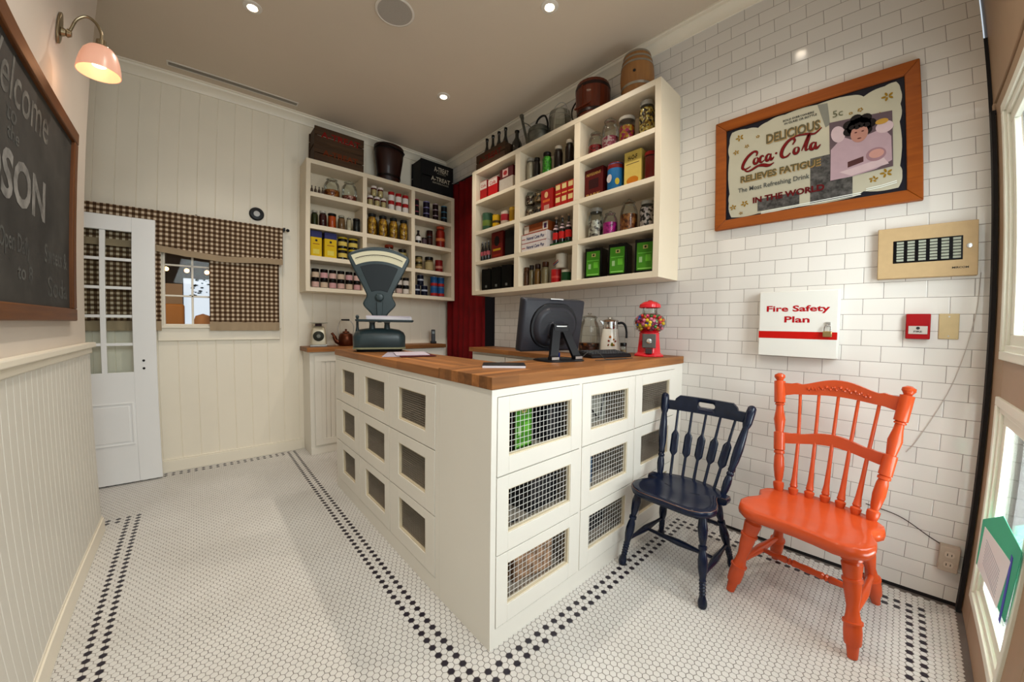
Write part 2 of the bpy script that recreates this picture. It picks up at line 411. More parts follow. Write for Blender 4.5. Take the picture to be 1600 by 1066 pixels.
# back wall of grooved boards with the window hole
WX0, WX1, WZ0, WZ1 = -0.255, 0.585, 1.255, 1.90
def boards(bm, a, b_, u0, gw, c, d, z0, z1, flip=1):
    """vertical boards along local x from a to b_, face at c, back at d"""
    k = math.floor((a-u0)/gw); edges = []
    while u0+k*gw < b_+gw:
        edges.append(u0+k*gw); k += 1
    for q in range(len(edges)-1):
        s, t_ = max(edges[q], a), min(edges[q+1], b_)
        if t_-s < 0.003: continue
        g = 0.0035
        pts = [(s, d), (s, c+flip*g), (s+g, c), (t_-g, c), (t_, c+flip*g), (t_, d)]
        prism(bm, pts, z0, z1)
bm = NB()
boards(bm, -1.25, XT+0.1, 0.110, 0.1345, YB, YB+0.08, 0.0, WZ0)
boards(bm, -1.25, XT+0.1, 0.110, 0.1345, YB, YB+0.08, WZ1, ZC)
boards(bm, -1.25, WX0, 0.110, 0.1345, YB, YB+0.08, WZ0, WZ1)
boards(bm, WX1, XT+0.1, 0.110, 0.1345, YB, YB+0.08, WZ0, WZ1)
S('wall_back', bm, paint, smooth=False)
# left wall: plaster above, grooved wainscot below, ends at a corner; recess behind it
bm = NB(); box(bm, XL-0.10, XL, YF-0.06, 3.12, 0.0, ZC); S('wall_left', bm, plaster, smooth=False)
bm = NB()
M_ = Matrix.Rotation(PI/2, 4, 'Z')
boards(bm, YF, 3.12, 3.12, 0.062, 0.542, 0.560, 0.09, 1.135)
bmesh.ops.transform(bm, matrix=M_, verts=bm.verts)   # x,y -> -y,x
S('wall_wainscot', bm, mat('wainscot_paint', (0.70, 0.67, 0.60), 0.4, noise=0.03, nscale=3), smooth=False)
bm = NB(); box(bm, XL-0.64, XL-0.10, 3.04, 3.12, 0, ZC); box(bm, -1.28, -1.20, 3.04, YB+0.08, 0, ZC); S('wall_recess', bm, plaster, smooth=False)
bm = NB(); box(bm, XL, -0.518, YF, 3.155, 1.135, 1.165); box(bm, XL, -0.535, YF, 3.14, 1.10, 1.135); S('trim_2', bm, paint, bevel=0.006)
bm = NB(); box(bm, XL, -0.534, YF, 3.14, 0.0, 0.085); box(bm, XL, -0.540, YF, 3.134, 0.085, 0.10); S('baseboard_left', bm, paint, bevel=0.003)
bm = NB(); box(bm, -1.2, 0.80, YB-0.018, YB, 0.0, 0.10); box(bm, -1.2, 0.80, YB-0.012, YB, 0.10, 0.112); S('baseboard_back', bm, paint, bevel=0.003)
# crown moulding
def crown(name, p0, p1, nrm):
    bm = NB(); d = Vector(p1)-Vector(p0); L_ = d.length; d.normalize(); n = Vector(nrm)
    prof = [(0, -0.085), (0.012, -0.085), (0.016, -0.07), (0.03, -0.05), (0.05, -0.032), (0.062, -0.028), (0.066, -0.012), (0.078, -0.01), (0.078, 0), (0, 0)]
    a = [bm.verts.new(Vector(p0)+n*u+Vector((0, 0, v))) for u, v in prof]; b_ = [bm.verts.new(Vector(p1)+n*u+Vector((0, 0, v))) for u, v in prof]
    k = len(prof)
    for i in range(k): bm.faces.new((a[i], a[(i+1) % k], b_[(i+1) % k], b_[i]))
    bm.faces.new(a); bm.faces.new(b_)
    return S(name, bm, paint)
crown('trim_3', (-1.2, YB, ZC), (XT, YB, ZC), (0, -1, 0))
crown('trim_4', (XT, YF, ZC), (XT, YB, ZC), (-1, 0, 0))
# ------------------------------------------------------------------ shop front (behind and right of the camera)
bm = NB()
box(bm, XL-0.1, 2.60, YF-0.09, YF, 3.12, ZC); box(bm, 2.50, 2.53, YF-0.06, YF+0.004, 0, 2.30)
box(bm, XL-0.1, 1.46, YF-0.09, YF, 0, 0.45); box(bm, XL-0.1, -0.48, YF-0.09, YF, 0.45, 3.12); box(bm, 1.46, 1.55, YF-0.09, YF, 0, 3.12); box(bm, 1.55, 2.60, YF-0.09, YF, 2.30, 3.12)
S('wall_front', bm, beige, bevel=0.004)
bm = NB(); f = -0.40
for a in (-0.48, 0.46, 1.42): box(bm, a, a+0.05, YF-0.07, YF-0.01, 0.45, 3.12)
o = S('window_2', bm, bead, bevel=0.004)
bm = NB(); box(bm, -0.43, 1.42, YF-0.045, YF-0.04, 0.45, 3.12); tag(mk('glass_pane', bm, gl_win, o))
# entrance door with two panes
bm = NB()
box(bm, 2.305, 2.495, YF-0.055, YF-0.005, 0.01, 2.29); box(bm, 1.56, 1.70, YF-0.055, YF-0.005, 0.01, 2.29)
box(bm, 1.70, 2.305, YF-0.055, YF-0.005, 2.17, 2.29); box(bm, 1.70, 2.305, YF-0.055, YF-0.005, 1.02, 1.20); box(bm, 1.70, 2.305, YF-0.055, YF-0.005, 0.01, 0.20)
d2 = S('door_2', bm, beige, bevel=0.004)
def ring(bm, x0, x1, z0, z1, w, y0, y1, mi=0):
    box(bm, x0, x1, y0, y1, z0, z0+w, mi); box(bm, x0, x1, y0, y1, z1-w, z1, mi); box(bm, x0, x0+w, y0, y1, z0+w, z1-w, mi); box(bm, x1-w, x1, y0, y1, z0+w, z1-w, mi)
for z0, z1 in ((1.185, 2.215), (0.17, 1.035)):
    bm = NB(); ring(bm, 1.66, 2.33, z0, z1, 0.035, YF-0.045, YF+0.006); ring(bm, 1.69, 2.30, z0+0.03, z1-0.03, 0.03, YF-0.04, YF-0.004)
    ring(bm, 1.71, 2.27, z0+0.05, z1-0.05, 0.05, YF-0.035, YF-0.014)
    mk('glazing_bead', bm, bead, d2, bevel=0.003)
    bm = NB(); box(bm, 1.70, 2.29, YF-0.034, YF-0.030, z0+0.04, z1-0.04); mk('glass_pane', bm, gl_win, d2)
bm = NB(); box(bm, 2.485, 2.52, YF-0.004, -0.345, 2.245, 2.262); S('trim_5', bm, blackm)
# notice stuck to the inside of the lower pane
Mn = frameM((1.965, YF+0.012, 0.46), (-1, 0, 0.0), (0, 0, 1)) @ Matrix.Diagonal((1.65, 1.05, 1, 1))
def papermat(name, c):
    m, t, b = nodes(name); b.inputs['Base Color'].default_value = (*c, 1); b.inputs['Roughness'].default_value = .7
    tr = t.nodes.new('ShaderNodeBsdfTranslucent'); tr.inputs[0].default_value = (*c, 1); mx = t.nodes.new('ShaderNodeMixShader'); mx.inputs[0].default_value = .12
    t.links.new(b.outputs[0], mx.inputs[1]); t.links.new(tr.outputs[0], mx.inputs[2]); t.links.new(mx.outputs[0], t.nodes['Material Output'].inputs[0]); return m
nt = thing('door_notice', 'green and white paper notice stuck on the entrance door glass', 'notice', mat=Mn)
Mr = Matrix.Rotation(0.0, 4, 'Z')
bm = NB(); prism(bm, [(-0.17, -0.10), (0.17, -0.03), (0.19, 0.20), (0.02, 0.205), (-0.17, 0.08)], 0, 0.0015, M=Mr); mk('sheet', bm, papermat('green_paper', (0.05, 0.48, 0.30)), nt, smooth=False)
bm = NB(); prism(bm, [(-0.15, -0.095), (0.10, -0.05), (0.135, 0.13), (-0.13, 0.075)], 0.002, 0.0032); mk('white_sheet', bm, papermat('white_paper', (0.90, 0.91, 0.95)), nt, smooth=False)
bm = NB(); box(bm, 0.13, 0.145, -0.06, 0.15, 0.002, 0.003); mk('blue_edge', bm, mat('blue_paper', (0.05, 0.07, 0.5), 0.6), nt, smooth=False)
bm = NB()
for i in range(9): box(bm, -0.09, 0.07, -0.04+i*0.011, -0.037+i*0.011, 0.0033, 0.0038)
mk('printed_lines', bm, mat('grey_print', (0.45, 0.47, 0.55), 0.7), nt, smooth=False)
# outside
bm = NB(); box(bm, XT+0.012, XT+0.20, -0.62, YF-0.03, 0.03, 3.2); porch = subway('porch_tile_shaded', (0.22, 0.21, 0.20), (0.06, 0.06, 0.06)); porch.node_tree.nodes['Principled BSDF'].inputs['Specular IOR Level'].default_value = 0.0  # the porch's shade is put into this darker copy of the wall tile
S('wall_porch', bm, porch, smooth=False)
bm = NB(); box(bm, XT+0.002, XT+0.21, -0.63, YF-0.03, -0.02, 0.03); S('trim_6', bm, mat('porch_stone', (0.03, 0.04, 0.04), 0.5), smooth=False)
bm = NB(); box(bm, -6, 12, -9, YF-0.06, -0.06, -0.02); S('ground_pavement', bm, mat('pavement', (0.62, 0.62, 0.58), 0.85, noise=0.15, nscale=6), smooth=False)
bm = NB(); box(bm, -6, 12, -9.3, -9, -0.05, 5); S('wall_street', bm, mat('street_facade', (0.45, 0.43, 0.40), 0.9, noise=0.2, nscale=2), smooth=False)

# ------------------------------------------------------------------ window in the back wall and the room seen through it
bm = NB()
ring(bm, WX0, WX1, WZ0, WZ1, 0.016, YB+0.0, YB+0.05)
box(bm, -0.060, -0.044, YB+0.01, YB+0.035, WZ0, WZ1); box(bm, 0.15, 0.166, YB+0.01, YB+0.035, WZ0, WZ1); box(bm, 0.36, 0.376, YB+0.01, YB+0.035, WZ0, WZ1)
box(bm, WX0, WX1, YB+0.01, YB+0.035, 1.505, 1.519); box(bm, WX0, WX1, YB+0.01, YB+0.035, 1.765, 1.779)
win = S('window_1', bm, paint, bevel=0.002)
bm = NB(); box(bm, WX0, WX1, YB+0.02, YB+0.023, WZ0, WZ1); mk('glass_pane', bm, gl_win, win)
bm = NB(); box(bm, -0.30, 0.63, YB-0.035, YB, 1.236, 1.254); mk('window_sill', bm, paint, win, bevel=0.003)
bm = NB(); box(bm, -0.29, 0.62, YB-0.014, YB, 1.135, 1.236); box(bm, -0.29, 0.62, YB-0.022, YB, 1.128, 1.140); mk('window_apron', bm, paint, win, bevel=0.003)
# dining room beyond
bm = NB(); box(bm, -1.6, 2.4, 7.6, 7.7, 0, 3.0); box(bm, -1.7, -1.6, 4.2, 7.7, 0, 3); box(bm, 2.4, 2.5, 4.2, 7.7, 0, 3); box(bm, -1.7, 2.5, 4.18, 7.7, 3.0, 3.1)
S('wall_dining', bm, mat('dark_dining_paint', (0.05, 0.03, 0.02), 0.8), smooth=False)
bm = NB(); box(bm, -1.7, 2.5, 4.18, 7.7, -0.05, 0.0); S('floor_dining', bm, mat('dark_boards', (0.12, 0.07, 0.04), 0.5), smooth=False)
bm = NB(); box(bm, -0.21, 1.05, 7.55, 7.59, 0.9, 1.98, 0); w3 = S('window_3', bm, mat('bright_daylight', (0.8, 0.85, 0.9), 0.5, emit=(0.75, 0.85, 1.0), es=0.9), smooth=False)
bm = NB()
for i in range(130):
    x = random.uniform(-0.12, 1.0); z = random.uniform(1.68, 2.05)
    ball(bm, (x, 7.50, z), random.uniform(0.012, 0.035), 0, 1, 0.5)
for i in range(9):
    x = random.uniform(0.1, 0.9); tube(bm, [(x, 7.5, 1.3), (x+random.uniform(-.1, .1), 7.5, 1.8), (x+random.uniform(-.25, .25), 7.5, 2.03)], 0.008, 5)
tag(mk('foliage', bm, mat('leaves', (0.02, 0.03, 0.015), 0.8)), 'dark branches against the bright far window beyond the dining room', 'foliage', kind='stuff')
bt = thing('bench', 'long tan upholstered bench seen through the back window', 'bench', (0, 6.4, 0))
bm = NB(); box(bm, -0.80, -0.17, 0.0, 0.12, 0.45, 1.53); mk('backrest', bm, mat('tan_leather', (0.62, 0.27, 0.07), 0.6, emit=None), bt, bevel=0.03)
bm = NB(); box(bm, -0.80, -0.17, -0.5, 0.0, 0.0, 0.46); mk('seat', bm, MATS['tan_leather'], bt, bevel=0.02)
bt = thing('chair', 'small tan rounded chair beside the bench beyond the back window', 'chair', (0.03, 6.2, 0))
bm = NB(); lathe(bm, [(0.10, 0.5), (0.11, 0.9), (0.11, 1.28), (0.08, 1.37), (0, 1.40)], 16); mk('backrest', bm, MATS['tan_leather'], bt)
bm = NB(); lathe(bm, [(0.12, 0), (0.12, 0.5)], 16); mk('base', bm, MATS['tan_leather'], bt)
bm = NB(); box(bm, -0.75, -0.21, 7.1, 7.14, 1.50, 1.85); tag(mk('menu_panel', bm, mat('pale_panel', (0.75, 0.55, 0.4), 0.7)), 'pale wall panel above the bench beyond the back window', 'panel')
bulbm = mat('lit_bulb', (1, .7, .4), 0.4, emit=(1.0, 0.45, 0.15), es=18)
for i, (x, z, nm) in enumerate(((-0.33, 1.93, 'leftmost'), (-0.13, 1.925, 'middle'), (0.075, 1.92, 'rightmost'))):
    t_ = thing('pendant_bulb', 'glowing bulb, %s of the three hanging beyond the back window' % nm, 'light bulb', (x, 5.9, z), group='bulbs beyond the back window')
    bm = NB(); ball(bm, (0, 0, 0), 0.025, 0, 2); mk('bulb', bm, bulbm, t_)
    bm = NB(); tube(bm, [(0, 0, 0.02), (0, 0, 3.0-z)], 0.003, 5); mk('cord', bm, blackm, t_)
lw = bpy.data.lights.new('dining_room_light', 'POINT'); lw.energy = 30; lw.color = (1, .75, .5); lw.shadow_soft_size = 0.2
lo = link(bpy.data.objects.new('dining_room_light', lw)); lo.location = (-0.4, 5.2, 2.3)
# ------------------------------------------------------------------ curtains over the window
ging = gingham('gingham_cloth'); bandm = mat('curtain_band', (0.40, 0.30, 0.195), 0.95, noise=0.08, spec=0.1)
def cloth(name, x0, x1, zt, zb, y, amp, per, m, parent, nx=60, nz=8, th=0.003, ph=0.0):
    """hanging cloth with vertical folds; zt, zb functions of x or numbers"""
    bm = NB(); f = lambda v, x: v(x) if callable(v) else v
    rows = []
    for i in range(nx+1):
        x = x0+(x1-x0)*i/nx
        rows.append([(x, y+amp*(0.35+0.65*k/nz)*math.sin(2*PI*(x+0.004*math.sin(k))/per+ph)+amp*0.4*math.sin(5.1*x/per+k*.4), f(zt, x)+(f(zb, x)-f(zt, x))*k/nz) for k in range(nz+1)])
    fr = [[bm.verts.new(p) for p in r] for r in rows]; bk = [[bm.verts.new((p[0], p[1]+th, p[2])) for p in r] for r in rows]
    for i in range(nx):
        for k in range(nz):
            bm.faces.new((fr[i][k], fr[i+1][k], fr[i+1][k+1], fr[i][k+1])); bm.faces.new((bk[i][k], bk[i][k+1], bk[i+1][k+1], bk[i+1][k]))
        bm.faces.new((fr[i][0], bk[i][0], bk[i+1][0], fr[i+1][0])); bm.faces.new((fr[i][nz], fr[i+1][nz], bk[i+1][nz], bk[i][nz]))
    for k in range(nz):
        bm.faces.new((fr[0][k], fr[0][k+1], bk[0][k+1], bk[0][k])); bm.faces.new((fr[nx][k], bk[nx][k], bk[nx][k+1], fr[nx][k+1]))
    return mk(name, bm, m, parent, ang=60)
vb = lambda x: 1.898-0.022*math.exp(-((x-0.18)/0.22)**2)+0.03*max(0, min(1, (-x-0.1)/0.3))
rod = thing('curtain_rod', 'thin black curtain rod with round finial above the back window', 'curtain rod', (0, YB-0.055, 2.188))
bm = NB(); tube(bm, [(-1.15, 0, 0), (0.665, 0, 0)], 0.006, 8); mk('rod', bm, blackpl, rod)
bm = NB(); ball(bm, (0.685, 0, 0), 0.016, 0, 2); mk('finial', bm, blackpl, rod)
for x in (-0.026, 0.655): bm = NB(); box(bm, x-0.008, x+0.008, -0.012, 0.055, -0.012, 0.020); mk('bracket', bm, blackpl, rod, bevel=0.002)
v = thing('curtain_valance', 'brown gingham valance hanging from the black rod above the window', 'curtain', (0, 0, 0))
cloth('cloth', -1.12, 0.640, 2.200, vb, YB-0.070, 0.005, 0.11, ging, v, 90, 8)
cloth('hem_band', -1.12, 0.640, lambda x: vb(x)+0.001, lambda x: vb(x)-0.052, YB-0.073, 0.005, 0.11, bandm, v, 90, 3)
for nm, xa, xb, lab in (('r', 0.068, 0.612, 'brown gingham curtain panel drawn over the right half of the window'), ('l', -0.99, -0.262, 'brown gingham curtain panel behind the open glazed door')):
    c_ = thing('window_curtain', lab, 'curtain', group=None)
    cloth('cloth', xa, xb, 1.99, 1.292, YB-0.045, 0.006, 0.085 if nm == 'r' else 0.10, ging, c_, 70, 10)
    cloth('hem_band', xa, xb, 1.294, 1.216, YB-0.048, 0.006, 0.085 if nm == 'r' else 0.10, bandm, c_, 70, 3)
# ------------------------------------------------------------------ open glazed door folded back against the wall
DY0, DY1 = 3.955, 3.995
bm = NB(); xs = [-0.925, -0.775, -0.610, -0.437]
box(bm, -1.07, -0.925, DY0, DY1, 0.012, 2.10); box(bm, -0.437, -0.292, DY0, DY1, 0.012, 2.10)
box(bm, -0.925, -0.437, DY0, DY1, 1.985, 2.10); box(bm, -0.925, -0.437, DY0, DY1, 0.012, 0.892)
for x in xs[1:3]: box(bm, x-0.017, x+0.017, DY0+0.006, DY1-0.006, 0.892, 1.985)
for k in range(1, 5): z = 0.892+k*(1.985-0.892)/5; box(bm, -0.925, -0.437, DY0+0.008, DY1-0.008, z-0.011, z+0.011)
d1 = S('door_1', bm, doorpaint, bevel=0.0025)
bm = NB(); box(bm, -0.925, -0.437, DY0+0.018, DY0+0.021, 0.892, 1.985); mk('glass_pane', bm, gl_win, d1)
bm = NB(); ring(bm, -0.922, -0.449, 0.318, 0.655, 0.012, DY0-0.006, DY0); box(bm, -0.895, -0.476, DY0-0.004, DY0, 0.345, 0.628); mk('raised_panel', bm, doorpaint, d1, bevel=0.003)
for z in (0.980, 0.918):
    bm = NB(); lathe(bm, [(0.009, 0), (0.009, 0.003)], 12, M=Matrix.Translation((-0.374, DY0, z)) @ Matrix.Rotation(PI/2, 4, 'X')); mk('lock_hole', bm, blackm, d1)
# round fixture
bl = thing('wall_bell', 'round black wall fixture with pale centre above the curtain', 'wall fixture', (0.430, YB, 2.311))
Mx = Matrix.Rotation(PI/2, 4, 'X')
bm = NB(); lathe(bm, [(0.061, 0.0), (0.061, 0.012), (0.052, 0.024), (0.03, 0.026), (0.03, 0.018), (0, 0.018)], 32, M=Mx); mk('casing', bm, blackpl, bl)
bm = NB(); lathe(bm, [(0.026, 0.018), (0.026, 0.024), (0.018, 0.026), (0, 0.026)], 24, M=Mx); mk('centre', bm, mat('pale_grey_metal', (0.5, 0.5, 0.5), 0.4), bl)
# red curtain in the doorway
redm = mat('red_velvet', (0.20, 0.004, 0.006), 0.85, noise=0.35, nscale=5, spec=0.2)
bm = NB()
c_ = cloth('door_curtain', 0, 0.83, 3.052, 0.02, 0, 0.020, 0.125, redm, None, 120, 6, 0.004)
c_.matrix_world = Matrix.Translation((2.492, 3.235, 0)) @ Matrix.Rotation(PI/2, 4, 'Z')
tag(c_, 'dark red curtain hanging in the doorway between the two shelf units', 'curtain')
bm = NB(); tube(bm, [(2.492, 3.145, 3.062), (2.492, 4.09, 3.062)], 0.009, 8); tag(mk('curtain_pole', bm, blackpl), 'black pole carrying the dark red doorway curtain', 'curtain pole')
# ------------------------------------------------------------------ service counter (two wings)
CX, CY = 0.8256, 1.0256
def mesh_wires(bm, x0, x1, z0, z1, y, p, r=0.0011):
    n = max(2, round((x1-x0)/p))
    for i in range(n+1):
        x = x0+(x1-x0)*i/n; box(bm, x-r, x+r, y-r, y+r, z0, z1)
    n = max(2, round((z1-z0)/p))
    for i in range(n+1):
        z = z0+(z1-z0)*i/n; box(bm, x0, x1, y-2*r, y, z-r, z+r)
def cabinet_door(parent, x0, x1, z0, z1, ox0, ox1, oz0, oz1, p, fine=False):
    """framed door on local plane y=0 facing -y, opening filled with wire mesh"""
    bm = NB()
    box(bm, x0, ox0, -0.002, 0.019, z0, z1); box(bm, ox1, x1, -0.002, 0.019, z0, z1)
    box(bm, ox0, ox1, -0.002, 0.019, z0, oz0); box(bm, ox0, ox1, -0.002, 0.019, oz1, z1)
    d = mk('door', bm, whitepaint, parent, bevel=0.0012)
    bm = NB(); w = 0.006; ring(bm, ox0-0.001, ox1+0.001, oz0-0.001, oz1+0.001, w, 0.003, 0.024)
    mk('opening_trim', bm, reveal, d, smooth=False)
    bm = NB(); mesh_wires(bm, ox0+w, ox1-w, oz0+w, oz1-w, 0.017, p, 0.0008 if fine else 0.00075)
    mk('wire_mesh', bm, mat('fine_wire', (0.34, 0.29, 0.23), 0.5, 0.3) if fine else wirem, d, smooth=False)
ZR = ((0.085, 0.388, 0.160, 0.340), (0.393, 0.702, 0.466, 0.645), (0.707, 1.012, 0.775, 0.950))
inner = mat('cabinet_inside', (0.50, 0.42, 0.33), 0.6, noise=0.15)
def carcass(parent, x0, x1, depth, cols):
    """open-fronted body on local y 0..depth"""
    bm = NB(); ys = 0.0
    e0, e1 = cols[0][0]-0.003, cols[-1][1]+0.003
    if e0 > x0+0.004: box(bm, x0, e0, 0, 0.02, 0, 1.045)
    if x1 > e1+0.004: box(bm, e1, x1, 0, 0.02, 0, 1.045)
    box(bm, e0, e1, 0, 0.02, 0, 0.082); box(bm, e0, e1, 0, 0.02, 1.015, 1.045)
    for k in range(len(cols)-1): box(bm, cols[k][1]+0.002, cols[k+1][0]-0.002, 0.001, 0.02, 0.082, 1.015)
    box(bm, x0, x0+0.018, 0.02, depth, 0, 1.045); box(bm, x1-0.018, x1, 0.02, depth, 0, 1.045)
    mk('body', bm, whitepaint, parent, smooth=False)
    bm = NB(); box(bm, x0+0.018, x1-0.018, depth-0.012, depth, 0.0, 1.045)
    for z in (0.135, 0.445, 0.752): box(bm, x0+0.018, x1-0.018, 0.026, depth-0.012, z-0.016, z)
    for k in range(len(cols)-1):
        m_ = (cols[k][1]+cols[k+1][0])/2; box(bm, m_-0.008, m_+0.008, 0.026, depth-0.012, 0.10, 1.04)
    mk('shelving', bm, inner, parent, smooth=False)
# right wing, its doors face the shop front
rw = thing('service_counter', 'cream counter wing with nine wire mesh doors running to the tiled wall', 'counter', (0, CY, 0))
cr_cols = ((0.855, 1.366, 0.915, 1.304), (1.388, 1.879, 1.458, 1.808), (1.884, 2.390, 1.965, 2.325))
carcass(rw, CX, XT-0.002, 0.375, cr_cols)
for ci, (a, b_, c, d_) in enumerate(cr_cols):
    for (z0, z1, w0, w1) in ZR: cabinet_door(rw, a, b_, z0, z1, c, d_, w0, w1, 0.0235 if ci < 2 else 0.0117, ci == 2)
# left wing, its doors face the left wall (local x runs towards the shop front)
lwg = thing('service_counter', 'cream counter wing with nine fine mesh doors below the counter scale', 'counter', (CX, 0, 0), -PI/2)
cl = ((-2.955, -2.458, -2.815, -2.545), (-2.453, -1.957, -2.340, -2.025), (-1.952, -1.442, -1.835, -1.533))
carcass(lwg, -2.973, -1.4013, 0.345, cl)
for (a, b_, c, d_) in cl:
    for (z0, z1, w0, w1) in ZR: cabinet_door(lwg, a, b_, z0, z1, c, d_, w0, w1, 0.0117, True)
bm = NB(); box(bm, CX-0.006, XT-0.002, CY-0.006, 1.408, 1.0455, 1.0945); o = mk('worktop', bm, woodtop, bevel=0.002)
tag(o, 'thick wooden worktop on the counter wing that meets the tiled wall', 'worktop')
bm = NB(); box(bm, CX-0.006, 1.205, 1.4095, 2.978, 1.0455, 1.0905); o = mk('worktop', bm, woodtop_y, bevel=0.002)
tag(o, 'thick wooden worktop under the big counter scale', 'worktop')
# ------------------------------------------------------------------ low cabinets at the back
TZ = 1.055
cab = thing('base_cabinet', 'cream cupboard with grooved door panels along the back boarded wall', 'cabinet', (0, 0, 0))
bm = NB(); box(bm, 0.822, 2.30, 3.812, YB-0.001, 0.07, 1.012); box(bm, 0.822, 2.30, 3.806, YB-0.001, 0, 0.072); mk('body', bm, whitepaint, cab, bevel=0.002)
for a in (0.862, 1.34, 1.82):
    bm = NB(); ring(bm, a, a+0.455, 0.09, 0.975, 0.06, 3.797, 3.811); 
    nb = 8
    for i in range(nb): x = a+0.06+i*(0.335/nb); box(bm, x+0.001, x+0.335/nb-0.001, 3.804, 3.811, 0.15, 0.915)
    mk('door', bm, whitepaint, cab, bevel=0.0012)
bm = NB(); box(bm, 0.795, 2.30, 3.775, YB-0.001, 1.012, TZ); tag(mk('worktop', bm, woodtop, bevel=0.003), 'wooden worktop along the back boarded wall', 'worktop')
cab = thing('base_cabinet', 'cream drawer cabinet below the right wall shelves behind the monitor', 'cabinet', (0, 0, 0))
bm = NB(); box(bm, 2.205, XT-0.002, 1.42, 3.085, 0, 1.012); mk('body', bm, whitepaint, cab, bevel=0.002)
for i in range(3):
    a = 1.46+i*0.54
    bm = NB(); box(bm, 2.192, 2.204, a, a+0.525, 0.80, 0.985); dr = mk('drawer', bm, whitepaint, cab, bevel=0.002)
    for yy in (a+0.03, a+0.49):
        bm = NB(); lathe(bm, [(0.006, 0), (0.006, 0.01), (0.014, 0.016), (0.012, 0.024), (0, 0.026)], 14, M=Matrix.Translation((2.192, yy, 0.925)) @ Matrix.Rotation(-PI/2, 4, 'Y')); mk('knob', bm, steel, dr)
    bm = NB(); box(bm, 2.192, 2.204, a, a+0.525, 0.08, 0.79); mk('door', bm, whitepaint, cab, bevel=0.002)
bm = NB(); box(bm, 2.165, XT-0.002, 1.415, 3.095, 1.012, TZ); tag(mk('worktop', bm, woodtop_y, bevel=0.003), 'wooden worktop along the tiled wall behind the monitor', 'worktop')
# ------------------------------------------------------------------ wall shelf units
ul = thing('shelf_unit', 'cream open shelf unit of twelve boxes on the back boarded wall', 'shelf')
bm = NB(); zs = (1.637, 1.940, 2.240, 2.550)
box(bm, 0.798, 2.455, 4.084, YB-0.001, 1.597, 2.862)
for x0, x1 in ((0.798, 0.838), (2.412, 2.455)): box(bm, x0, x1, 3.83, 4.084, 1.597, 2.862)
box(bm, 0.838, 2.412, 3.83, 4.084, 1.597, 1.637); box(bm, 0.838, 2.412, 3.83, 4.084, 2.820, 2.862)
mk('case', bm, shelfpaint, ul, bevel=0.0015)
for z in zs[1:]: bm = NB(); box(bm, 0.838, 2.412, 3.831, 4.084, z-0.042, z); mk('shelf_board', bm, shelfpaint, ul, bevel=0.0015)
for x in (1.335, 1.881):
    for q in range(4):
        z0 = zs[q]; z1 = (zs[q+1]-0.042) if q < 3 else 2.820
        bm = NB(); box(bm, x, x+0.044, 3.831, 4.084, z0, z1); mk('divider', bm, shelfpaint, ul, bevel=0.0015)
ur = thing('shelf_unit', 'cream open shelf unit of twelve boxes on the tiled wall', 'shelf')
zr = (1.658, 1.963, 2.272, 2.588)
bm = NB(); box(bm, 2.505, XT-0.001, 1.08, 3.14, 1.617, 2.905)
for y0, y1 in ((1.08, 1.122), (3.075, 3.14)): box(bm, 2.232, 2.505, y0, y1, 1.617, 2.905)
box(bm, 2.232, 2.505, 1.122, 3.075, 1.617, 1.658); box(bm, 2.232, 2.505, 1.122, 3.075, 2.865, 2.905)
mk('case', bm, shelfpaint, ur, bevel=0.0015)
for z in zr[1:]: bm = NB(); box(bm, 2.233, 2.505, 1.122, 3.075, z-0.034, z); mk('shelf_board', bm, shelfpaint, ur, bevel=0.0015)
for y0, y1 in ((1.728, 1.783), (2.400, 2.465)):
    for q in range(4):
        z0 = zr[q]; z1 = (zr[q+1]-0.034) if q < 3 else 2.865
        bm = NB(); box(bm, 2.233, 2.505, y0, y1, z0, z1); mk('divider', bm, shelfpaint, ur, bevel=0.0015)
# ------------------------------------------------------------------ chairs
blue = mat('navy_chair_paint', (0.004, 0.009, 0.030), 0.22, noise=0.3, nscale=25, spec=0.35)
oran = mat('orange_chair_paint', (0.60, 0.078, 0.018), 0.20, noise=0.08, nscale=10, spec=0.4)
worn = mat('worn_edge', (0.22, 0.10, 0.05), 0.5)
def seat_mesh(outline, z0, z1, dish, m, parent, cen):
    bm = NB(); n = len(outline); cx, cy = cen; rings = []
    lay = [(0.93, z0, 0), (0.985, z0+0.006, 0), (1.0, (z0+z1)/2, 0), (0.985, z1-0.005, 0), (0.95, z1, 0), (0.8, z1-dish*0.5, 0), (0.55, z1-dish, 0), (0.25, z1-dish, 0)]
    for s, z, _ in lay: rings.append([bm.verts.new((cx+(x-cx)*s, cy+(y-cy)*s, z)) for x, y in outline])
    for k in range(len(rings)-1):
        for i in range(n): bm.faces.new((rings[k][i], rings[k][(i+1) % n], rings[k+1][(i+1) % n], rings[k+1][i]))
    bm.faces.new(rings[0]); bm.faces.new(rings[-1])
    return mk('seat', bm, m, parent, ang=60)
def slat(bm, yl, yr, fz_top, fz_bot, bx, curve, th, n=40, hole=None):
    """crest or mid rail: local y from yl to yr, thickness th along x, bowed backwards"""
    cols = []
    for i in range(n+1):
        s = i/n; y = yl+(yr-yl)*s; x = bx(s)+curve*math.sin(PI*s)
        cols.append([bm.verts.new((x+dx, y, z)) for dx in (-th/2, th/2) for z in (fz_bot(s), fz_top(s))])
    for i in range(n):
        A, B = cols[i], cols[i+1]
        for a, b_ in ((0, 1), (1, 3), (3, 2), (2, 0)): bm.faces.new((A[a], A[b_], B[b_], B[a]))
    bm.faces.new([cols[0][k] for k in (0, 1, 3, 2)]); bm.faces.new([cols[-1][k] for k in (0, 2, 3, 1)])
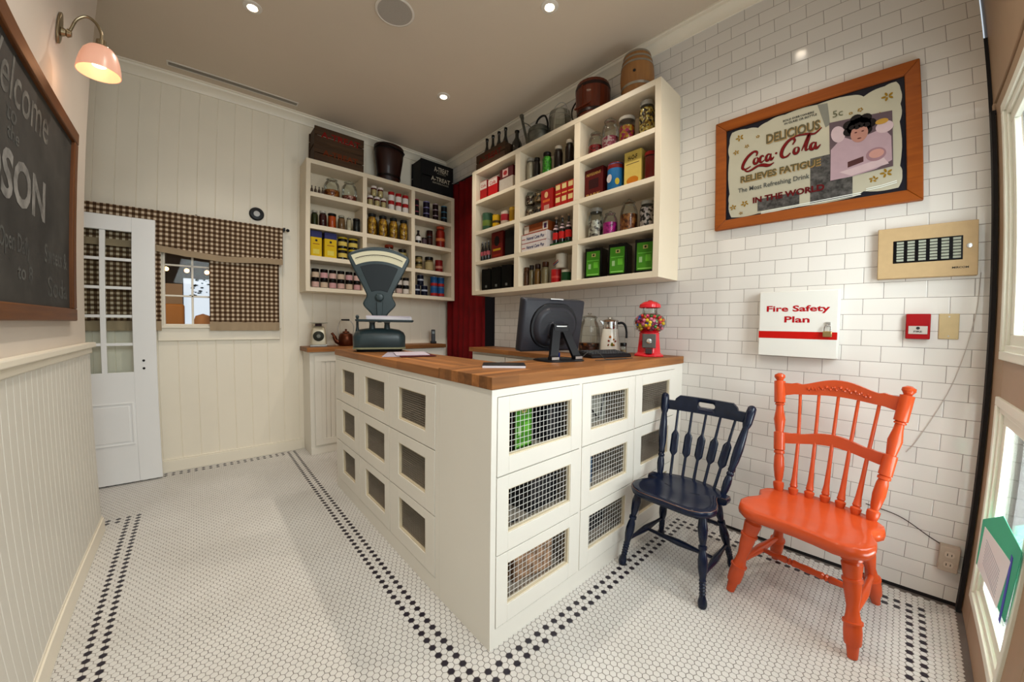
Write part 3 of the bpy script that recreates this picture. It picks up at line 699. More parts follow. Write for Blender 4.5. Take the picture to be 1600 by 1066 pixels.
LEG_B = [(0, .016), (.03, .021), (.07, .0205), (.14, .0125), (.15, .016), (.17, .0125), (.185, .0165), (.205, .013), (.22, .0165), (.24, .013), (.255, .017), (.275, .0135), (.29, .017), (.31, .014), (.34, .016), (.42, .0215), (.50, .022), (.58, .018), (.625, .0125), (.63, .019), (.665, .019), (.67, .0125), (.75, .019), (.86, .023), (.93, .019), (1, .016)]
LEG_O = [(0, .018), (.07, .021), (.125, .023), (.13, .029), (.15, .031), (.25, .033), (.32, .031), (.325, .036), (.345, .036), (.35, .030), (.40, .025), (.48, .022), (.55, .026), (.64, .031), (.71, .032), (.715, .037), (.74, .037), (.745, .031), (.80, .034), (.88, .038), (.90, .033), (.915, .038), (.935, .038), (.94, .032), (.96, .036), (1, .028)]
# --- navy chair
bc = thing('windsor_chair', 'dark navy wooden chair with five paddle spindles and handle slot', 'chair', (1.698, 0.757, 0), math.radians(-1.2))
half = [(-0.012, 0.0), (-0.014, 0.06), (-0.012, 0.13), (0.010, 0.175), (0.045, 0.205), (0.09, 0.217), (0.14, 0.205), (0.195, 0.180), (0.238, 0.168), (0.240, 0.212), (0.290, 0.214), (0.296, 0.185), (0.335, 0.140), (0.362, 0.07), (0.370, 0.0)]
outl = half+[(x, -y) for x, y in reversed(half[1:-1])]
st = seat_mesh(outl, 0.408, 0.448, 0.010, blue, bc, (0.17, 0))
bm = NB(); tube(bm, [(0.17+(x-0.17)*0.985, y*0.985, 0.4435) for x, y in outl], 0.0012, 4, closed=True); mk('worn_edge', bm, worn, st)
for fx, fy, tx, ty in ((0.0, 0.215, 0.06, 0.165), (0.0, -0.215, 0.06, -0.165), (0.425, 0.206, 0.30, 0.135), (0.425, -0.206, 0.30, -0.135)):
    bm = NB(); turned(bm, (fx, fy, 0), (tx, ty, 0.412), LEG_B, 16); mk('leg', bm, blue, bc)
STR = [(0, .008), (.2, .010), (.4, .016), (.5, .018), (.6, .016), (.8, .010), (1, .008)]
def P(fx, fy, tx, ty, t): return (fx+(tx-fx)*t, fy+(ty-fy)*t, 0.412*t)
FL, FR, BL, BR = [(0.0, 0.215, 0.06, 0.165), (0.0, -0.215, 0.06, -0.165), (0.425, 0.206, 0.30, 0.135), (0.425, -0.206, 0.30, -0.135)]
for a, b_ in ((P(*FL, .34), P(*BL, .34)), (P(*FR, .34), P(*BR, .34)), (P(*BL, .60), P(*BR, .60))):
    bm = NB(); turned(bm, a, b_, STR, 12); mk('stretcher', bm, blue, bc)
ml = [(p+q)/2 for p, q in zip(P(*FL, .34), P(*BL, .34))]; mr_ = [(p+q)/2 for p, q in zip(P(*FR, .34), P(*BR, .34))]
bm = NB(); turned(bm, ml, mr_, STR, 12); mk('stretcher', bm, blue, bc)
POST_B = [(0, .014), (.05, .018), (.12, .020), (.17, .018), (.20, .014), (.215, .018), (.23, .018), (.245, .014), (.26, .018), (.30, .016), (.38, .021), (.50, .023), (.62, .020), (.74, .015), (.77, .020), (.80, .023), (.92, .023), (.97, .021), (.99, .015), (1, .006)]
pb = {1: ((0.305, 0.172, 0.44), (0.480, 0.238, 0.885)), -1: ((0.305, -0.172, 0.44), (0.480, -0.238, 0.885))}
for s_ in (1, -1): bm = NB(); turned(bm, pb[s_][0], pb[s_][1], POST_B, 16); mk('back_post', bm, blue, bc)
def bx_(s): return 0.463
ct = lambda s: 0.848 if (s < 0.115 or s > 0.885) else 0.884-0.020*(1 if min(s, 1-s) < .125 else max(0, 1-(min(s, 1-s)-.125)/0.05))
bm = NB()
slat(bm, -0.222, 0.222, ct, lambda s: 0.792, lambda s: 0.464, 0.026, 0.018, 80)
cr0 = mk('crest_rail', bm, blue, bc, ang=50)
bm = NB(); bmh = rrect(0.095, 0.030, 0.0149, 6)
prism(bm, [(y, z) for y, z in bmh], -0.05, 0.05, M=Matrix.Translation((0.488, -0.002, 0.845)) @ Matrix(((0, 0, 1, 0), (1, 0, 0, 0), (0, 1, 0, 0), (0, 0, 0, 1))))
cut = mk('cutter', bm, blue); cut.parent = bc
bpy.context.view_layer.update()
md = cr0.modifiers.new('slot', 'BOOLEAN'); md.object = cut; md.solver = 'EXACT'
bpy.context.view_layer.update()
me2 = bpy.data.meshes.new_from_object(cr0.evaluated_get(bpy.context.evaluated_depsgraph_get())); cr0.modifiers.clear(); cr0.data = me2
bpy.data.objects.remove(cut)
PAD = [(0, .008), (.1, .008), (.30, .0075), (.34, .019), (.36, .0225), (.60, .0225), (.62, .020), (.67, .0075), (.85, .007), (1, .007)]
for i in range(5):
    k = (i-2)/2; y0_, y1_ = k*0.118, k*0.158
    p0 = Vector((0.352-0.03*k*k, y0_, 0.436)); p1 = Vector((0.468+0.026*(1-k*k*.45), y1_, 0.800))
    bm = NB(); M2, L2 = axisM(p0, p1)
    lathe(bm, [(r, t_*L2) for t_, r in PAD], 12)
    for v in bm.verts:
        t_ = v.co.z/L2
        if 0.31 < t_ < 0.66: v.co.x *= 0.42 if True else 1; v.co.y *= 1.0
    # flatten the paddle front to back
    q_ = (p1-p0).normalized(); yax = Vector((0, 1, 0)); yax = (yax-q_*yax.dot(q_)).normalized(); xax = yax.cross(q_)
    R3 = Matrix((xax, yax, q_)).transposed().to_4x4(); R3.translation = p0
    bmesh.ops.transform(bm, matrix=R3, verts=bm.verts); mk('spindle', bm, blue, bc)
# --- orange chair
oc = thing('windsor_chair', 'glossy orange wooden chair with carved crest and turned spindles', 'chair', (1.836+0.16*0.2475, 0.002+0.987*0.2475, 0), math.radians(-9.2))
half = [(-0.022, 0.0), (-0.026, 0.08), (-0.036, 0.15), (-0.028, 0.20), (0.010, 0.245), (0.06, 0.262), (0.11, 0.258), (0.155, 0.236), (0.195, 0.226), (0.225, 0.242), (0.262, 0.256), (0.305, 0.245), (0.335, 0.215), (0.360, 0.19), (0.385, 0.13), (0.402, 0.06), (0.405, 0.0)]
outl = half+[(x, -y) for x, y in reversed(half[1:-1])]
seat_mesh(outl, 0.400, 0.455, 0.012, oran, oc, (0.18, 0))
LG = [(0.0, 0.247, 0.065, 0.185), (0.0, -0.247, 0.065, -0.185), (0.472, 0.225, 0.325, 0.165), (0.472, -0.225, 0.325, -0.165)]
for fx, fy, tx, ty in LG: bm = NB(); turned(bm, (fx, fy, 0), (tx, ty, 0.405), LEG_O, 18); mk('leg', bm, oran, oc)
SO = [(0, .013), (.2, .015), (.45, .021), (.5, .022), (.55, .021), (.8, .015), (1, .013)]
SO2 = [(0, .010), (.2, .014), (.28, .017), (.30, .012), (.32, .017), (.34, .012), (.36, .017), (.42, .014), (.5, .017), (.58, .014), (.64, .017), (.66, .012), (.68, .017), (.70, .012), (.72, .017), (.8, .014), (1, .010)]
a, b_ = P(*LG[0], .38), P(*LG[2], .38); bm = NB(); turned(bm, a, b_, SO, 14); mk('stretcher', bm, oran, oc)
c, d_ = P(*LG[1], .38), P(*LG[3], .38); bm = NB(); turned(bm, c, d_, SO, 14); mk('stretcher', bm, oran, oc)
bm = NB(); turned(bm, [(p+q)/2 for p, q in zip(a, b_)], [(p+q)/2 for p, q in zip(c, d_)], SO2, 14); mk('stretcher', bm, oran, oc)
POST_O = [(0, .016), (.02, .022), (.05, .025), (.075, .025), (.085, .015), (.12, .020), (.20, .025), (.28, .023), (.31, .019), (.315, .025), (.335, .025), (.34, .020), (.345, .0265), (.49, .0265), (.495, .019), (.53, .022), (.60, .0275), (.68, .019), (.72, .017), (.725, .023), (.735, .023), (.74, .018), (.745, .0265), (.93, .027), (.935, .015), (.95, .020), (.965, .026), (.985, .025), (1, .010)]
pp = lambda s_: ((0.330, s_*0.190, 0.445), (0.455, s_*0.262, 1.050))
for s_ in (1, -1): bm = NB(); turned(bm, *pp(s_), POST_O, 18); mk('back_post', bm, oran, oc)
wv = lambda s: math.sin(PI*s)
crest_top = lambda s: 1.002+0.040*max(0, math.sin(PI*(s-0.16)/0.68))**1.4*(0.16 < s < 0.84)+0.006*math.exp(-((min(s, 1-s)-0.13)/0.03)**2)
crest_bot = lambda s: 0.945+0.016*wv(s)**2-0.012*(1-min(1, min(s, 1-s)/0.12))
bm = NB(); slat(bm, -0.240, 0.240, crest_top, crest_bot, lambda s: 0.440, 0.030, 0.020, 60); crr = mk('crest_rail', bm, oran, oc, ang=50)
bm = NB()
for i in range(31):
    s = 0.24+0.52*i/30; y = -0.240+0.480*s; z = (crest_top(s)+crest_bot(s))/2+0.007*math.sin(i*1.9)
    ball(bm, (0.430+0.030*wv(s), y, z), 0.006+0.002*math.cos(i*2.7), 0, 1, 1.1)
mk('carving', bm, oran, crr)
mid_top = lambda s: 0.745+0.030*max(0, math.sin(PI*(s-0.12)/0.76))**1.3*(0.12 < s < 0.88)+0.005*math.exp(-((min(s, 1-s)-0.12)/0.03)**2)
mid_bot = lambda s: 0.690+0.028*wv(s)**1.5
bm = NB(); slat(bm, -0.205, 0.205, mid_top, mid_bot, lambda s: 0.392, 0.030, 0.019, 50); mk('mid_rail', bm, oran, oc, ang=50)
SPO = [(0, .014), (.03, .018), (.08, .022), (.11, .0225), (.135, .014), (.16, .018), (.18, .0165), (.30, .0125), (.6, .0095), (1, .0080)]
for i in range(5):
    k = (i-2)/2
    p0 = Vector((0.372-0.03*k*k, k*0.128, 0.445)); p1 = Vector((0.440+0.030*(1-.35*k*k), k*0.162, 0.965))
    pm = Vector((0.392+0.026*(1-.35*k*k), k*0.142, 0.72))
    bm = NB(); turned(bm, p0, pm, SPO, 12); turned(bm, pm, p1, [(0, .0085), (1, .0070)], 12); mk('spindle', bm, oran, oc)
# ------------------------------------------------------------------ small goods builders
rgb = lambda h: tuple(((int(h[i:i+2], 16)/255)**2.5) for i in (0, 2, 4))
def cm(h, rough=0.45, metal=0.0, coat=0.0): return mat('paint_'+h+('_m' if metal else '')+('_c' if coat else ''), rgb(h), rough, metal, noise=0.06, nscale=30, coat=coat, spec=0.5 if (coat or metal) else 0.22)
ORD = ['first', 'second', 'third', 'fourth', 'fifth', 'sixth']
def can(label, x, y, z, D, h, body, band=None, rim='b8b4a8', cat='can', name='tin_can', group=None, bands=None):
    r = D/2; t_ = thing(name, label, cat, (x, y, z+0.0005), 0, group)
    bm = NB(); lathe(bm, [(r*.96, 0), (r, 0.004), (r, h*.97), (r*.96, h)], 24); mk('body', bm, cm(body), t_)
    bm = NB(); lathe(bm, [(r*1.02, h*.965), (r*1.03, h*.99), (r*.93, h*1.0), (r*.9, h*.985), (0, h*.985)], 24, cap=False); mk('lid', bm, cm(rim, .3, .6), t_)
    if band:
        b0, b1 = bands or (.2, .8)
        bm = NB(); lathe(bm, [(r*1.005, h*b0), (r*1.012, h*(b0+.01)), (r*1.012, h*(b1-.01)), (r*1.005, h*b1)], 24, cap=False); mk('label', bm, cm(band), t_)
    return t_
def jar(label, x, y, z, D, h, fill, lid='2a2622', level=.7, shape='mason', cat='jar', name='glass_jar', group=None, lab=None, lidh=.12, fm=None, labb=(.22, .62)):
    """glass jar: glass body, filling, lid"""
    r = D/2; t_ = thing(name, label, cat, (x, y, z+0.0005), 0, group); hb = h*(1-lidh)
    if shape == 'mason': pr = [(0, 0), (r*.9, 0), (r, hb*.04), (r, hb*.80), (r*.93, hb*.88), (r*.78, hb*.93), (r*.78, hb)]
    elif shape == 'straight': pr = [(0, 0), (r*.95, 0), (r, hb*.03), (r, hb*.94), (r*.95, hb)]
    else: pr = [(0, 0), (r*.88, 0), (r*.97, hb*.05), (r, hb*.3), (r, hb*.58), (r*.95, hb*.74), (r*.80, hb*.87), (r*.66, hb*.93), (r*.66, hb)]
    bm = NB(); lathe(bm, pr, 28, cap=False); mk('jar_body', bm, gl_jar, t_)
    top = hb*level; fp = [(0, hb*.02)]
    for rr, zz in pr[1:]:
        if zz < top: fp.append((max(0, rr-0.0025), max(zz, hb*.02)))
    # radius at fill level
    for (r1, z1), (r2, z2) in zip(pr[1:], pr[2:]):
        if z1 <= top <= z2: fp.append((max(0, r1+(r2-r1)*(top-z1)/max(1e-6, z2-z1)-0.0025), top)); break
    fp.append((0, top+h*.01))
    bm = NB(); lathe(bm, fp, 28, cap=False); mk('filling', bm, fm or cm(fill, .4), t_)
    rn = pr[-1][0]
    if shape == 'candy':
        bm = NB(); lathe(bm, [(rn*1.05, hb), (rn*1.12, hb+.004), (rn*1.05, hb+h*.03), (rn*.7, hb+h*.06), (rn*.2, hb+h*.075), (rn*.18, hb+h*.09), (rn*.32, hb+h*.105), (rn*.25, h), (0, h*1.005)], 24, cap=False); mk('lid', bm, gl_jar if lid == 'glass' else cm(lid, .25, .8), t_)
    else:
        bm = NB(); lathe(bm, [(rn*1.02, hb-.002), (rn*1.08, hb+.001), (rn*1.08, h-.003), (rn*1.0, h), (0, h)], 24, cap=False); mk('lid', bm, cm(lid, .3), t_)
    if lab:
        bm = NB(); rr = max(q[0] for q in pr)*1.006; lathe(bm, [(rr, hb*labb[0]), (rr, hb*labb[1])], 28, cap=False); mk('label', bm, cm(lab, .6), t_)
    return t_
def bottle(label, x, y, z, D, h, col, cap='301008', lab=None, cat='bottle', name='glass_bottle', group=None, labb=(.15, .45), neck=None):
    r = D/2; t_ = thing(name, label, cat, (x, y, z+0.0005), 0, group)
    bm = NB(); lathe(bm, [(0, 0), (r*.92, 0), (r, h*.03), (r, h*.48), (r*.93, h*.55), (r*.45, h*.72), (r*.36, h*.78), (r*.36, h*.93), (r*.42, h*.94), (0, h*.94)], 18, cap=False); mk('bottle_body', bm, cm(col, .12, 0, .5), t_)
    bm = NB(); lathe(bm, [(r*.44, h*.935), (r*.47, h*.95), (r*.45, h), (0, h)], 16, cap=False); mk('cap', bm, cm(cap, .4), t_)
    if lab: bm = NB(); lathe(bm, [(r*1.012, h*labb[0]), (r*1.012, h*labb[1])], 18, cap=False); mk('label', bm, cm(lab, .6), t_)
    if neck: bm = NB(); lathe(bm, [(r*.95, h*.565), (r*.60, h*.66), (r*.47, h*.735)], 18, cap=False); mk('neck_label', bm, cm(neck, .6), t_)
    return t_
def carton(label, x, y, z, w, d, h, body, rz, cat='box', name='carton', group=None, bev=0.0015, rough=.55):
    """box whose front faces local -y; returns thing and sheet matrix helper"""
    t_ = thing(name, label, cat, (x, y, z+0.0005), rz, group)
    bm = NB(); box(bm, -w/2, w/2, -d/2, d/2, 0, h); mk('body', bm, cm(body, rough), t_, bevel=bev)
    return t_
def panel(t_, x0, x1, z0, z1, d, col, name='printed_label', off=0.0006, rough=.6):
    bm = NB(); box(bm, x0, x1, -d/2-off, -d/2-off+0.0004, z0, z1); return mk(name, bm, cm(col, rough), t_, smooth=False)
def write(t_, body, w, h, x, z, d, col, off=0.0012, bold=0.0, name='lettering', shear=0.0):
    M = Matrix.Translation((0, -d/2-off, 0)) @ STAND
    return text(name, body, w, h, cm(col, .6), t_, x, z, 0, bold, shear, M, 0.0)
LZ = (1.637, 1.94, 2.24, 2.55); RZ_ = (1.658, 1.963, 2.272, 2.588); QR = -PI/2
# ------------------------------------------------------------------ goods on the back wall shelf unit
# top row, left box
for i in range(4):
    bottle('tiny dark shaker bottle, %s from left in the top left back shelf box' % ORD[i], 0.862+i*0.033, 3.885, LZ[3], 0.024, 0.074, '5a4c44', '18120f', group='tiny shakers on the back shelf')
jar('wide glass jar with orange filling at the top left of the back shelves', 1.062, 3.945, LZ[3], 0.150, 0.215, '', 'glass', .42, 'candy', fm=speckle('orange_bits', [rgb('9a5a1e'), rgb('7a3f14'), rgb('b87a3a')], 60))
jar('wide glass jar of reddish sweets right of the orange filled one, top back shelf', 1.236, 3.945, LZ[3], 0.150, 0.228, '', 'glass', .30, 'candy', fm=speckle('red_bits', [rgb('8a3a2a'), rgb('b88a7a'), rgb('5a2018')], 60))
# top row, middle box: five white-lidded jars in two tiers, six red and white cans in two tiers
g = 'white-lidded jars on the back shelf'
for i, x in enumerate((1.437, 1.511, 1.583)): jar('cream jar with maroon rimmed lid, %s in its bottom tier' % ORD[i], x, 3.90, LZ[3], 0.060, 0.112, 'c8b68a', 'd8d0cc', .82, 'straight', group=g, lab='5a1820', lidh=.2, labb=(.8, .98))
for i, x in enumerate((1.476, 1.548)): jar('cream jar with maroon rimmed lid, %s in its upper tier' % ORD[i], x, 3.90, LZ[3]+0.1135, 0.060, 0.108, 'c8b68a', 'd8d0cc', .82, 'straight', group=g, lab='5a1820', lidh=.2, labb=(.8, .98))
g = 'red and white cans on the back shelf'
for i, x in enumerate((1.673, 1.757, 1.840)):
    can('red can with white band, %s from left in the bottom tier of its stack' % ORD[i], x, 3.903, LZ[3], 0.068, 0.103, 'a8262a', 'dcd6d2', 'b03030', group=g, bands=(.06, .66))
    can('red can with white band, %s from left in the upper tier of its stack' % ORD[i], x, 3.903, LZ[3]+0.1045, 0.068, 0.103, 'a8262a', 'dcd6d2', 'b03030', group=g, bands=(.06, .66))
# top row, right box: four stacks of three dark tins
g = 'dark tins stacked in threes on the back shelf'
for i, (x, D_, c1, c2) in enumerate(((1.985, .052, '1c1416', 'a0485a'), (2.110, .078, '20142c', '8a86b0'), (2.232, .070, '2a1014', 'b09aa0'), (2.352, .074, '10161e', '5a88a0'))):
    for k in range(3):
        can('dark tin, %s of the three in the %s stack from left' % (('bottom', 'middle', 'top')[k], ORD[i]), x, 3.907, LZ[3]+k*0.069, D_, 0.068, c1, c2, c2, group=g, bands=(.84, .95))
# second row, left box
R2 = [('olive green preserves jar with pale lid, leftmost in the second row of the back shelves', .893, .062, .150, '3a3f18', 'a8a49a', 'mason'), ('dark red preserves jar with pale lid, second in the second back shelf row', .969, .070, .160, '4a1216', 'b8b4ac', 'mason'),
      ('orange preserves jar with black lid beside the dark red jar', 1.055, .078, .150, 'c4591a', '1a1818', 'straight'), ('tan filled jar with pale lid right of the orange preserves jar', 1.146, .068, .150, '8a6a48', '9a988a', 'mason'),
      ('slim jar of white grains with pointed lid in the second back shelf row', 1.219, .056, .152, 'c8bca4', 'd0ccc4', 'candy'), ('dark wide jar with black lid beside the shelf divider', 1.296, .068, .146, '1c2224', '141618', 'straight')]
for la, x, D_, h_, f_, l_, sh in R2: jar(la, x, 3.905, LZ[2], D_, h_, f_, l_, .92, sh)
# second row, middle box
yf = speckle('yellow_pasta', [rgb('c89a2a'), rgb('a87a1c'), rgb('d8b24a'), rgb('8a6014')], 70)
for i in range(4): jar('tall jar of yellow filling with dark lid, %s from left in the front line' % ORD[i], 1.462+i*0.1205, 3.912, LZ[2], 0.094, 0.236, '', '2a2c2c', .96, 'mason', group='yellow jars on the back shelf', fm=yf)
for i in range(3): jar('tall yellow jar with white lid, %s from left behind the front line' % ORD[i], 1.522+i*0.1205, 4.025, LZ[2], 0.088, 0.236, '', 'c8c4bc', .96, 'mason', group='yellow jars on the back shelf', fm=yf)
# second row, right box
bottle('dark bottle with white triangular label beside the shelf divider, second back row', 2.003, 3.905, LZ[2], 0.070, 0.158, '1a1418', '201a1a', 'd8d4d0', labb=(.25, .55))
can('small black tin between the white labelled bottle and red jar', 2.080, 3.905, LZ[2], 0.060, 0.085, '16140f', '5a4a50', '202020')
can('short black tin with grey top left of the tall red jar', 2.150, 3.905, LZ[2], 0.060, 0.115, '14100f', '3a2220', '8a8a8a')
can('tall dark brown tin behind the red jar', 2.215, 4.02, LZ[2], 0.075, 0.215, '3a1810', '5a2416', '2a1510')
jar('tall red and cream patterned jar at the right of the second back row', 2.312, 3.925, LZ[2], 0.116, 0.262, 'a83020', 'c0583a', .95, 'mason', lab='c87850', labb=(.35, .5))
# third row, left box
for i, (x, w_) in enumerate(((0.900, .100), (1.032, .112))):
    t_ = carton('tall yellow tin with blue top, %s of two on the third back shelf' % ('left', 'right')[i], x, 3.905, LZ[1], w_, .085, .245, 'd4b40a', 0, 'tin', 'square_tin', 'yellow and blue tins')
    bm = NB(); box(bm, -w_/2-.001, w_/2+.001, -.0435, .0435, .185, .2465); mk('lid', bm, cm('34366a'), t_, bevel=.002)
    panel(t_, -w_*.28, w_*.28, .025, .070, .085, 'd8c860'); bm = NB(); lathe(bm, [(.011, 0), (.011, .001)], 16, M=Matrix.Translation((0, -.043, .155)) @ Matrix.Rotation(PI/2, 4, 'X')); mk('emblem', bm, cm('1a1420'), t_)
    panel(t_, -w_*.3, w_*.3, .118, .124, .085, '8a3a20')
g = 'yellow and black jars stacked in twos'
for i, x in enumerate((1.158, 1.262)):
    for k in range(2): jar('squat black and yellow jar, %s of the %s stack' % (('bottom', 'top')[k], ('left', 'right')[i]), x, 3.912, LZ[1]+k*0.1165, 0.090, 0.115, '1c1820', 'c0a830', .95, 'straight', group=g, lab='cdb863', lidh=.14, labb=(.25, .68))
# third row, middle box (mostly behind the counter scale)
jar('pale green jar with dark lid at the right of the third middle back shelf', 1.812, 3.92, LZ[1], 0.106, 0.208, 'a89a68', '201c1a', .92, 'mason')
jar('jar with rust red lid half hidden behind the counter scale head', 1.660, 3.93, LZ[1], 0.110, 0.235, 'b8a888', '8a3a20', .9, 'mason')
# third row, right box
for k in range(2): jar('short tan jar with dark lid, %s of a stack of two' % ('bottom', 'top')[k], 2.010, 3.908, LZ[1]+k*0.0795, 0.086, 0.078, '8a7a50', '2a2018', .95, 'straight', group='short tan jars in a stack', lab='a08a60')
jar('round tan jar with black lid between the jar stack and red tin', 2.150, 3.918, LZ[1], 0.100, 0.168, '8a7450', '1c1a18', .95, 'straight', lab='a89870', labb=(.1, .8), lidh=.2)
can('red tin with pale band at the right of the third back row', 2.285, 3.915, LZ[1], 0.094, 0.148, '7a1416', 'b88070', '8a2a2a', bands=(.3, .5))
# bottom row, left box: twelve jam jars
g = 'jam jars in two tiers on the bottom back shelf'
for k in range(2):
    for i in range(6): jar('pink labelled jam jar, %s from left in the %s tier of six' % (ORD[i], ('bottom', 'upper')[k]), 0.900+i*0.0800, 3.905, LZ[0]+k*0.0945, 0.068, 0.093, '2a1216', '17110f', .95, 'straight', group=g, lab=('c8a8a0', 'c4b09c', 'c49a9c')[(i+k) % 3], lidh=.26, labb=(.12, .86))
# bottom row, middle box
for k in range(2):
    for i in range(3): jar('white labelled jam jar, %s from the divider in the %s tier of three' % (ORD[2-i], ('bottom', 'upper')[k]), 1.680+i*0.082, 3.905, LZ[0]+k*0.0945, 0.070, 0.093, '2a1216', '14100f', .95, 'straight', group='jam jars seen past the counter scale', lab=('c8c0b8', 'c0a8a0', 'd0c8c0')[(i+k) % 3], lidh=.26, labb=(.12, .86))
# bottom row, right box
for i, (x, z, la) in enumerate(((1.985, 0, 'left one of the bottom pair'), (2.080, 0, 'right one of the bottom pair'), (2.030, .1215, 'standing on top of the pair'))):
    can('navy blue can with white stripe, ' + la, x, 3.908, LZ[0]+z, 0.076, 0.120, '14182e', 'b8bcc8', '8a90a8', group='navy cans on the back shelf', bands=(.45, .60))
for i, x in enumerate((2.212, 2.308)):
    for k in range(2): can('blue can with red and white band, %s of the %s stack' % (('bottom', 'top')[k], ('left', 'right')[i]), x, 3.913, LZ[0]+k*0.1215, 0.086, 0.120, '2a5a8a', 'a83028', 'a8b0b8', group='blue and red cans on the back shelf', bands=(.08, .36))
# ------------------------------------------------------------------ goods on the tiled wall shelf unit
z = RZ_[3]
t_ = carton('red and white bottle carton at the far end of the top shelf', 2.325, 3.010, z, .115, .085, .205, 'a01c20', QR); panel(t_, -.055, .055, .12, .20, .085, 'c8bdb4'); write(t_, 'Cola', .08, .03, 0, .155, .085, 'a01c20', bold=.02)
bm = NB(); box(bm, -.03, .03, -.0006, .0006, .205, .23); mk('handle', bm, cm('c8bdb4'), t_)
t_ = carton('taller red and white bottle carton with white gable, top shelf', 2.335, 2.860, z, .150, .10, .190, 'b01a1e', QR); panel(t_, -.070, .070, .125, .185, .10, 'd0c6bc'); write(t_, 'Cola', .10, .035, 0, .150, .10, 'b01a1e', bold=.02)
bm = NB(); prism(bm, [(-.05, .190), (.05, .190), (0, .235)], -.07, .07, M=Matrix(((0, 0, 1, 0), (1, 0, 0, 0), (0, 1, 0, 0), (0, 0, 0, 1)))); mk('gable', bm, cm('d0c6bc'), t_, smooth=False)
carton('plain white box under the red emblem box on the top shelf', 2.345, 2.655, z, .200, .12, .135, 'b8aea2', QR)
t_ = carton('dark red box with white oval emblem on the plain white box', 2.343, 2.650, z+.1365, .190, .115, .095, '5a1418', QR); panel(t_, -.055, .025, .012, .085, .115, 'c8a8a0')
bm = NB(); prism(bm, [(.028*math.cos(a*PI/10)-.015, .022*math.sin(a*PI/10)+.048) for a in range(20)], .0582, .0588, M=STAND); mk('emblem', bm, cm('a02a30'), t_, smooth=False)
jar('tall jar of white sugar with pale lid in the top middle box', 2.319, 2.352, z, .078, .222, 'c8bca8', '9a968c', .95, 'mason')
jar('slim dark jar with black lid between the white and green jars', 2.311, 2.262, z, .062, .196, '2a1c14', '1c1a18', .95, 'mason')
jar('jar of bright green sweets with black lid in the top middle box', 2.321, 2.148, z, .084, .206, '', '24221f', .93, 'mason', fm=speckle('green_sweets', [rgb('4aa82c'), rgb('62c040'), rgb('3a8a20')], 90))
jar('dark brown jar with white lid right of the green sweets', 2.317, 2.016, z, .076, .212, '2c1a12', 'b0a696', .95, 'mason')
jar('dark brown jar with white lid next to the shelf divider', 2.311, 1.892, z, .072, .218, '2c1a12', 'b0a696', .95, 'mason')
jar('squat candy jar of red sweets in the top right box', 2.337, 1.655, z, .115, .208, '', 'glass', .48, 'candy', fm=speckle('red_sweets', [rgb('8a1418'), rgb('a82228'), rgb('6a0c10')], 80))
jar('tall candy jar half full of pink striped sweets', 2.343, 1.530, z, .126, .265, '', 'glass', .46, 'candy', fm=speckle('pink_sweets', [rgb('c87a8a'), rgb('d8c0c0'), rgb('a84a60')], 90))
jar('candy jar of mixed orange, pink and yellow sweets', 2.335, 1.385, z, .112, .200, '', 'b0a89c', .75, 'straight', fm=speckle('mixed_sweets', [rgb('c06a24'), rgb('b02460'), rgb('c8a83a'), rgb('7a2030')], 55))
jar('large jar of gold wrapped sweets at the near end of the top shelf', 2.333, 1.230, z, .110, .250, '', 'a8a49c', .90, 'mason', fm=speckle('gold_sweets', [rgb('c8a850'), rgb('e0d090'), rgb('7a5a20'), rgb('3a2a10')], 70, .25))
z = RZ_[2]
can('dull green tin with yellow picture at the far end of the second shelf', 2.336, 3.000, z, .112, .192, '3a5a44', '6a7a3a', '5a6a50', bands=(.3, .6))
can('yellow can with dark band on the second shelf', 2.321, 2.835, z, .084, .138, 'c09a18', '4a3a18', 'b8981c', bands=(.4, .58))
can('white can with red oval label on the second shelf', 2.329, 2.700, z, .098, .145, 'b8a898', 'a02a34', 'b0a8a0', bands=(.35, .78))
can('mustard yellow can beside the shelf divider, second shelf', 2.322, 2.578, z, .084, .155, 'a88414', '8a6a10', '9a8030')
for k, (f_, l_) in enumerate((('9a8468', 'a8a49c'), ('3a2018', '8a8678'))): jar('squat clip jar, %s of the far stack in the second middle box' % ('bottom', 'top')[k], 2.324, 2.352, z+k*.122, .090, .120, '', 'glass', .7, 'candy', group='clip jars stacked in the second middle box', fm=speckle('nut_mix_%d' % k, [rgb(f_), rgb('5a3a24'), rgb('b8a890')], 70))
for k, (f_, l_) in enumerate((('2c2c2c', 'a8a49c'), ('9a7a4a', '8a8678'))): jar('squat clip jar, %s of the near stack in the second middle box' % ('bottom', 'top')[k], 2.323, 2.245, z+k*.122, .086, .120, '', 'glass', .7, 'candy', group='clip jars stacked in the second middle box', fm=speckle('nut_mix_%d' % (k+2), [rgb(f_), rgb('4a4038'), rgb('b89870')], 70))
t_ = carton('red box with white round emblem beside the clip jars', 2.336, 2.110, z, .135, .11, .190, 'a01c14', QR)
bm = NB(); prism(bm, [(.020*math.cos(a*PI/10)-.005, .026*math.sin(a*PI/10)+.145) for a in range(20)], .0555, .0562, M=STAND); mk('emblem', bm, cm('d8b080'), t_, smooth=False)
panel(t_, -.045, .035, .085, .105, .11, 'c8642a'); panel(t_, -.03, .03, .015, .06, .11, 'b88a7a')
for k in range(2):
    for i in range(3):
        t_ = carton('small red and cream packet, %s from left in the %s tier' % (ORD[i], ('lower', 'upper')[k]), 2.330, 1.985-i*.0665, z+k*.101, .063, .09, .100, 'a82418', QR, 'packet', 'packet', 'small red packets in two tiers')
        panel(t_, -.026, .020, .050, .090, .09, 'd8c48a'); panel(t_, -.026, .026, .012, .022, .09, 'd8b060')
t_ = carton('dark red box with gold lettering in the second right box', 2.345, 1.640, z, .165, .10, .225, '5a1410', QR)
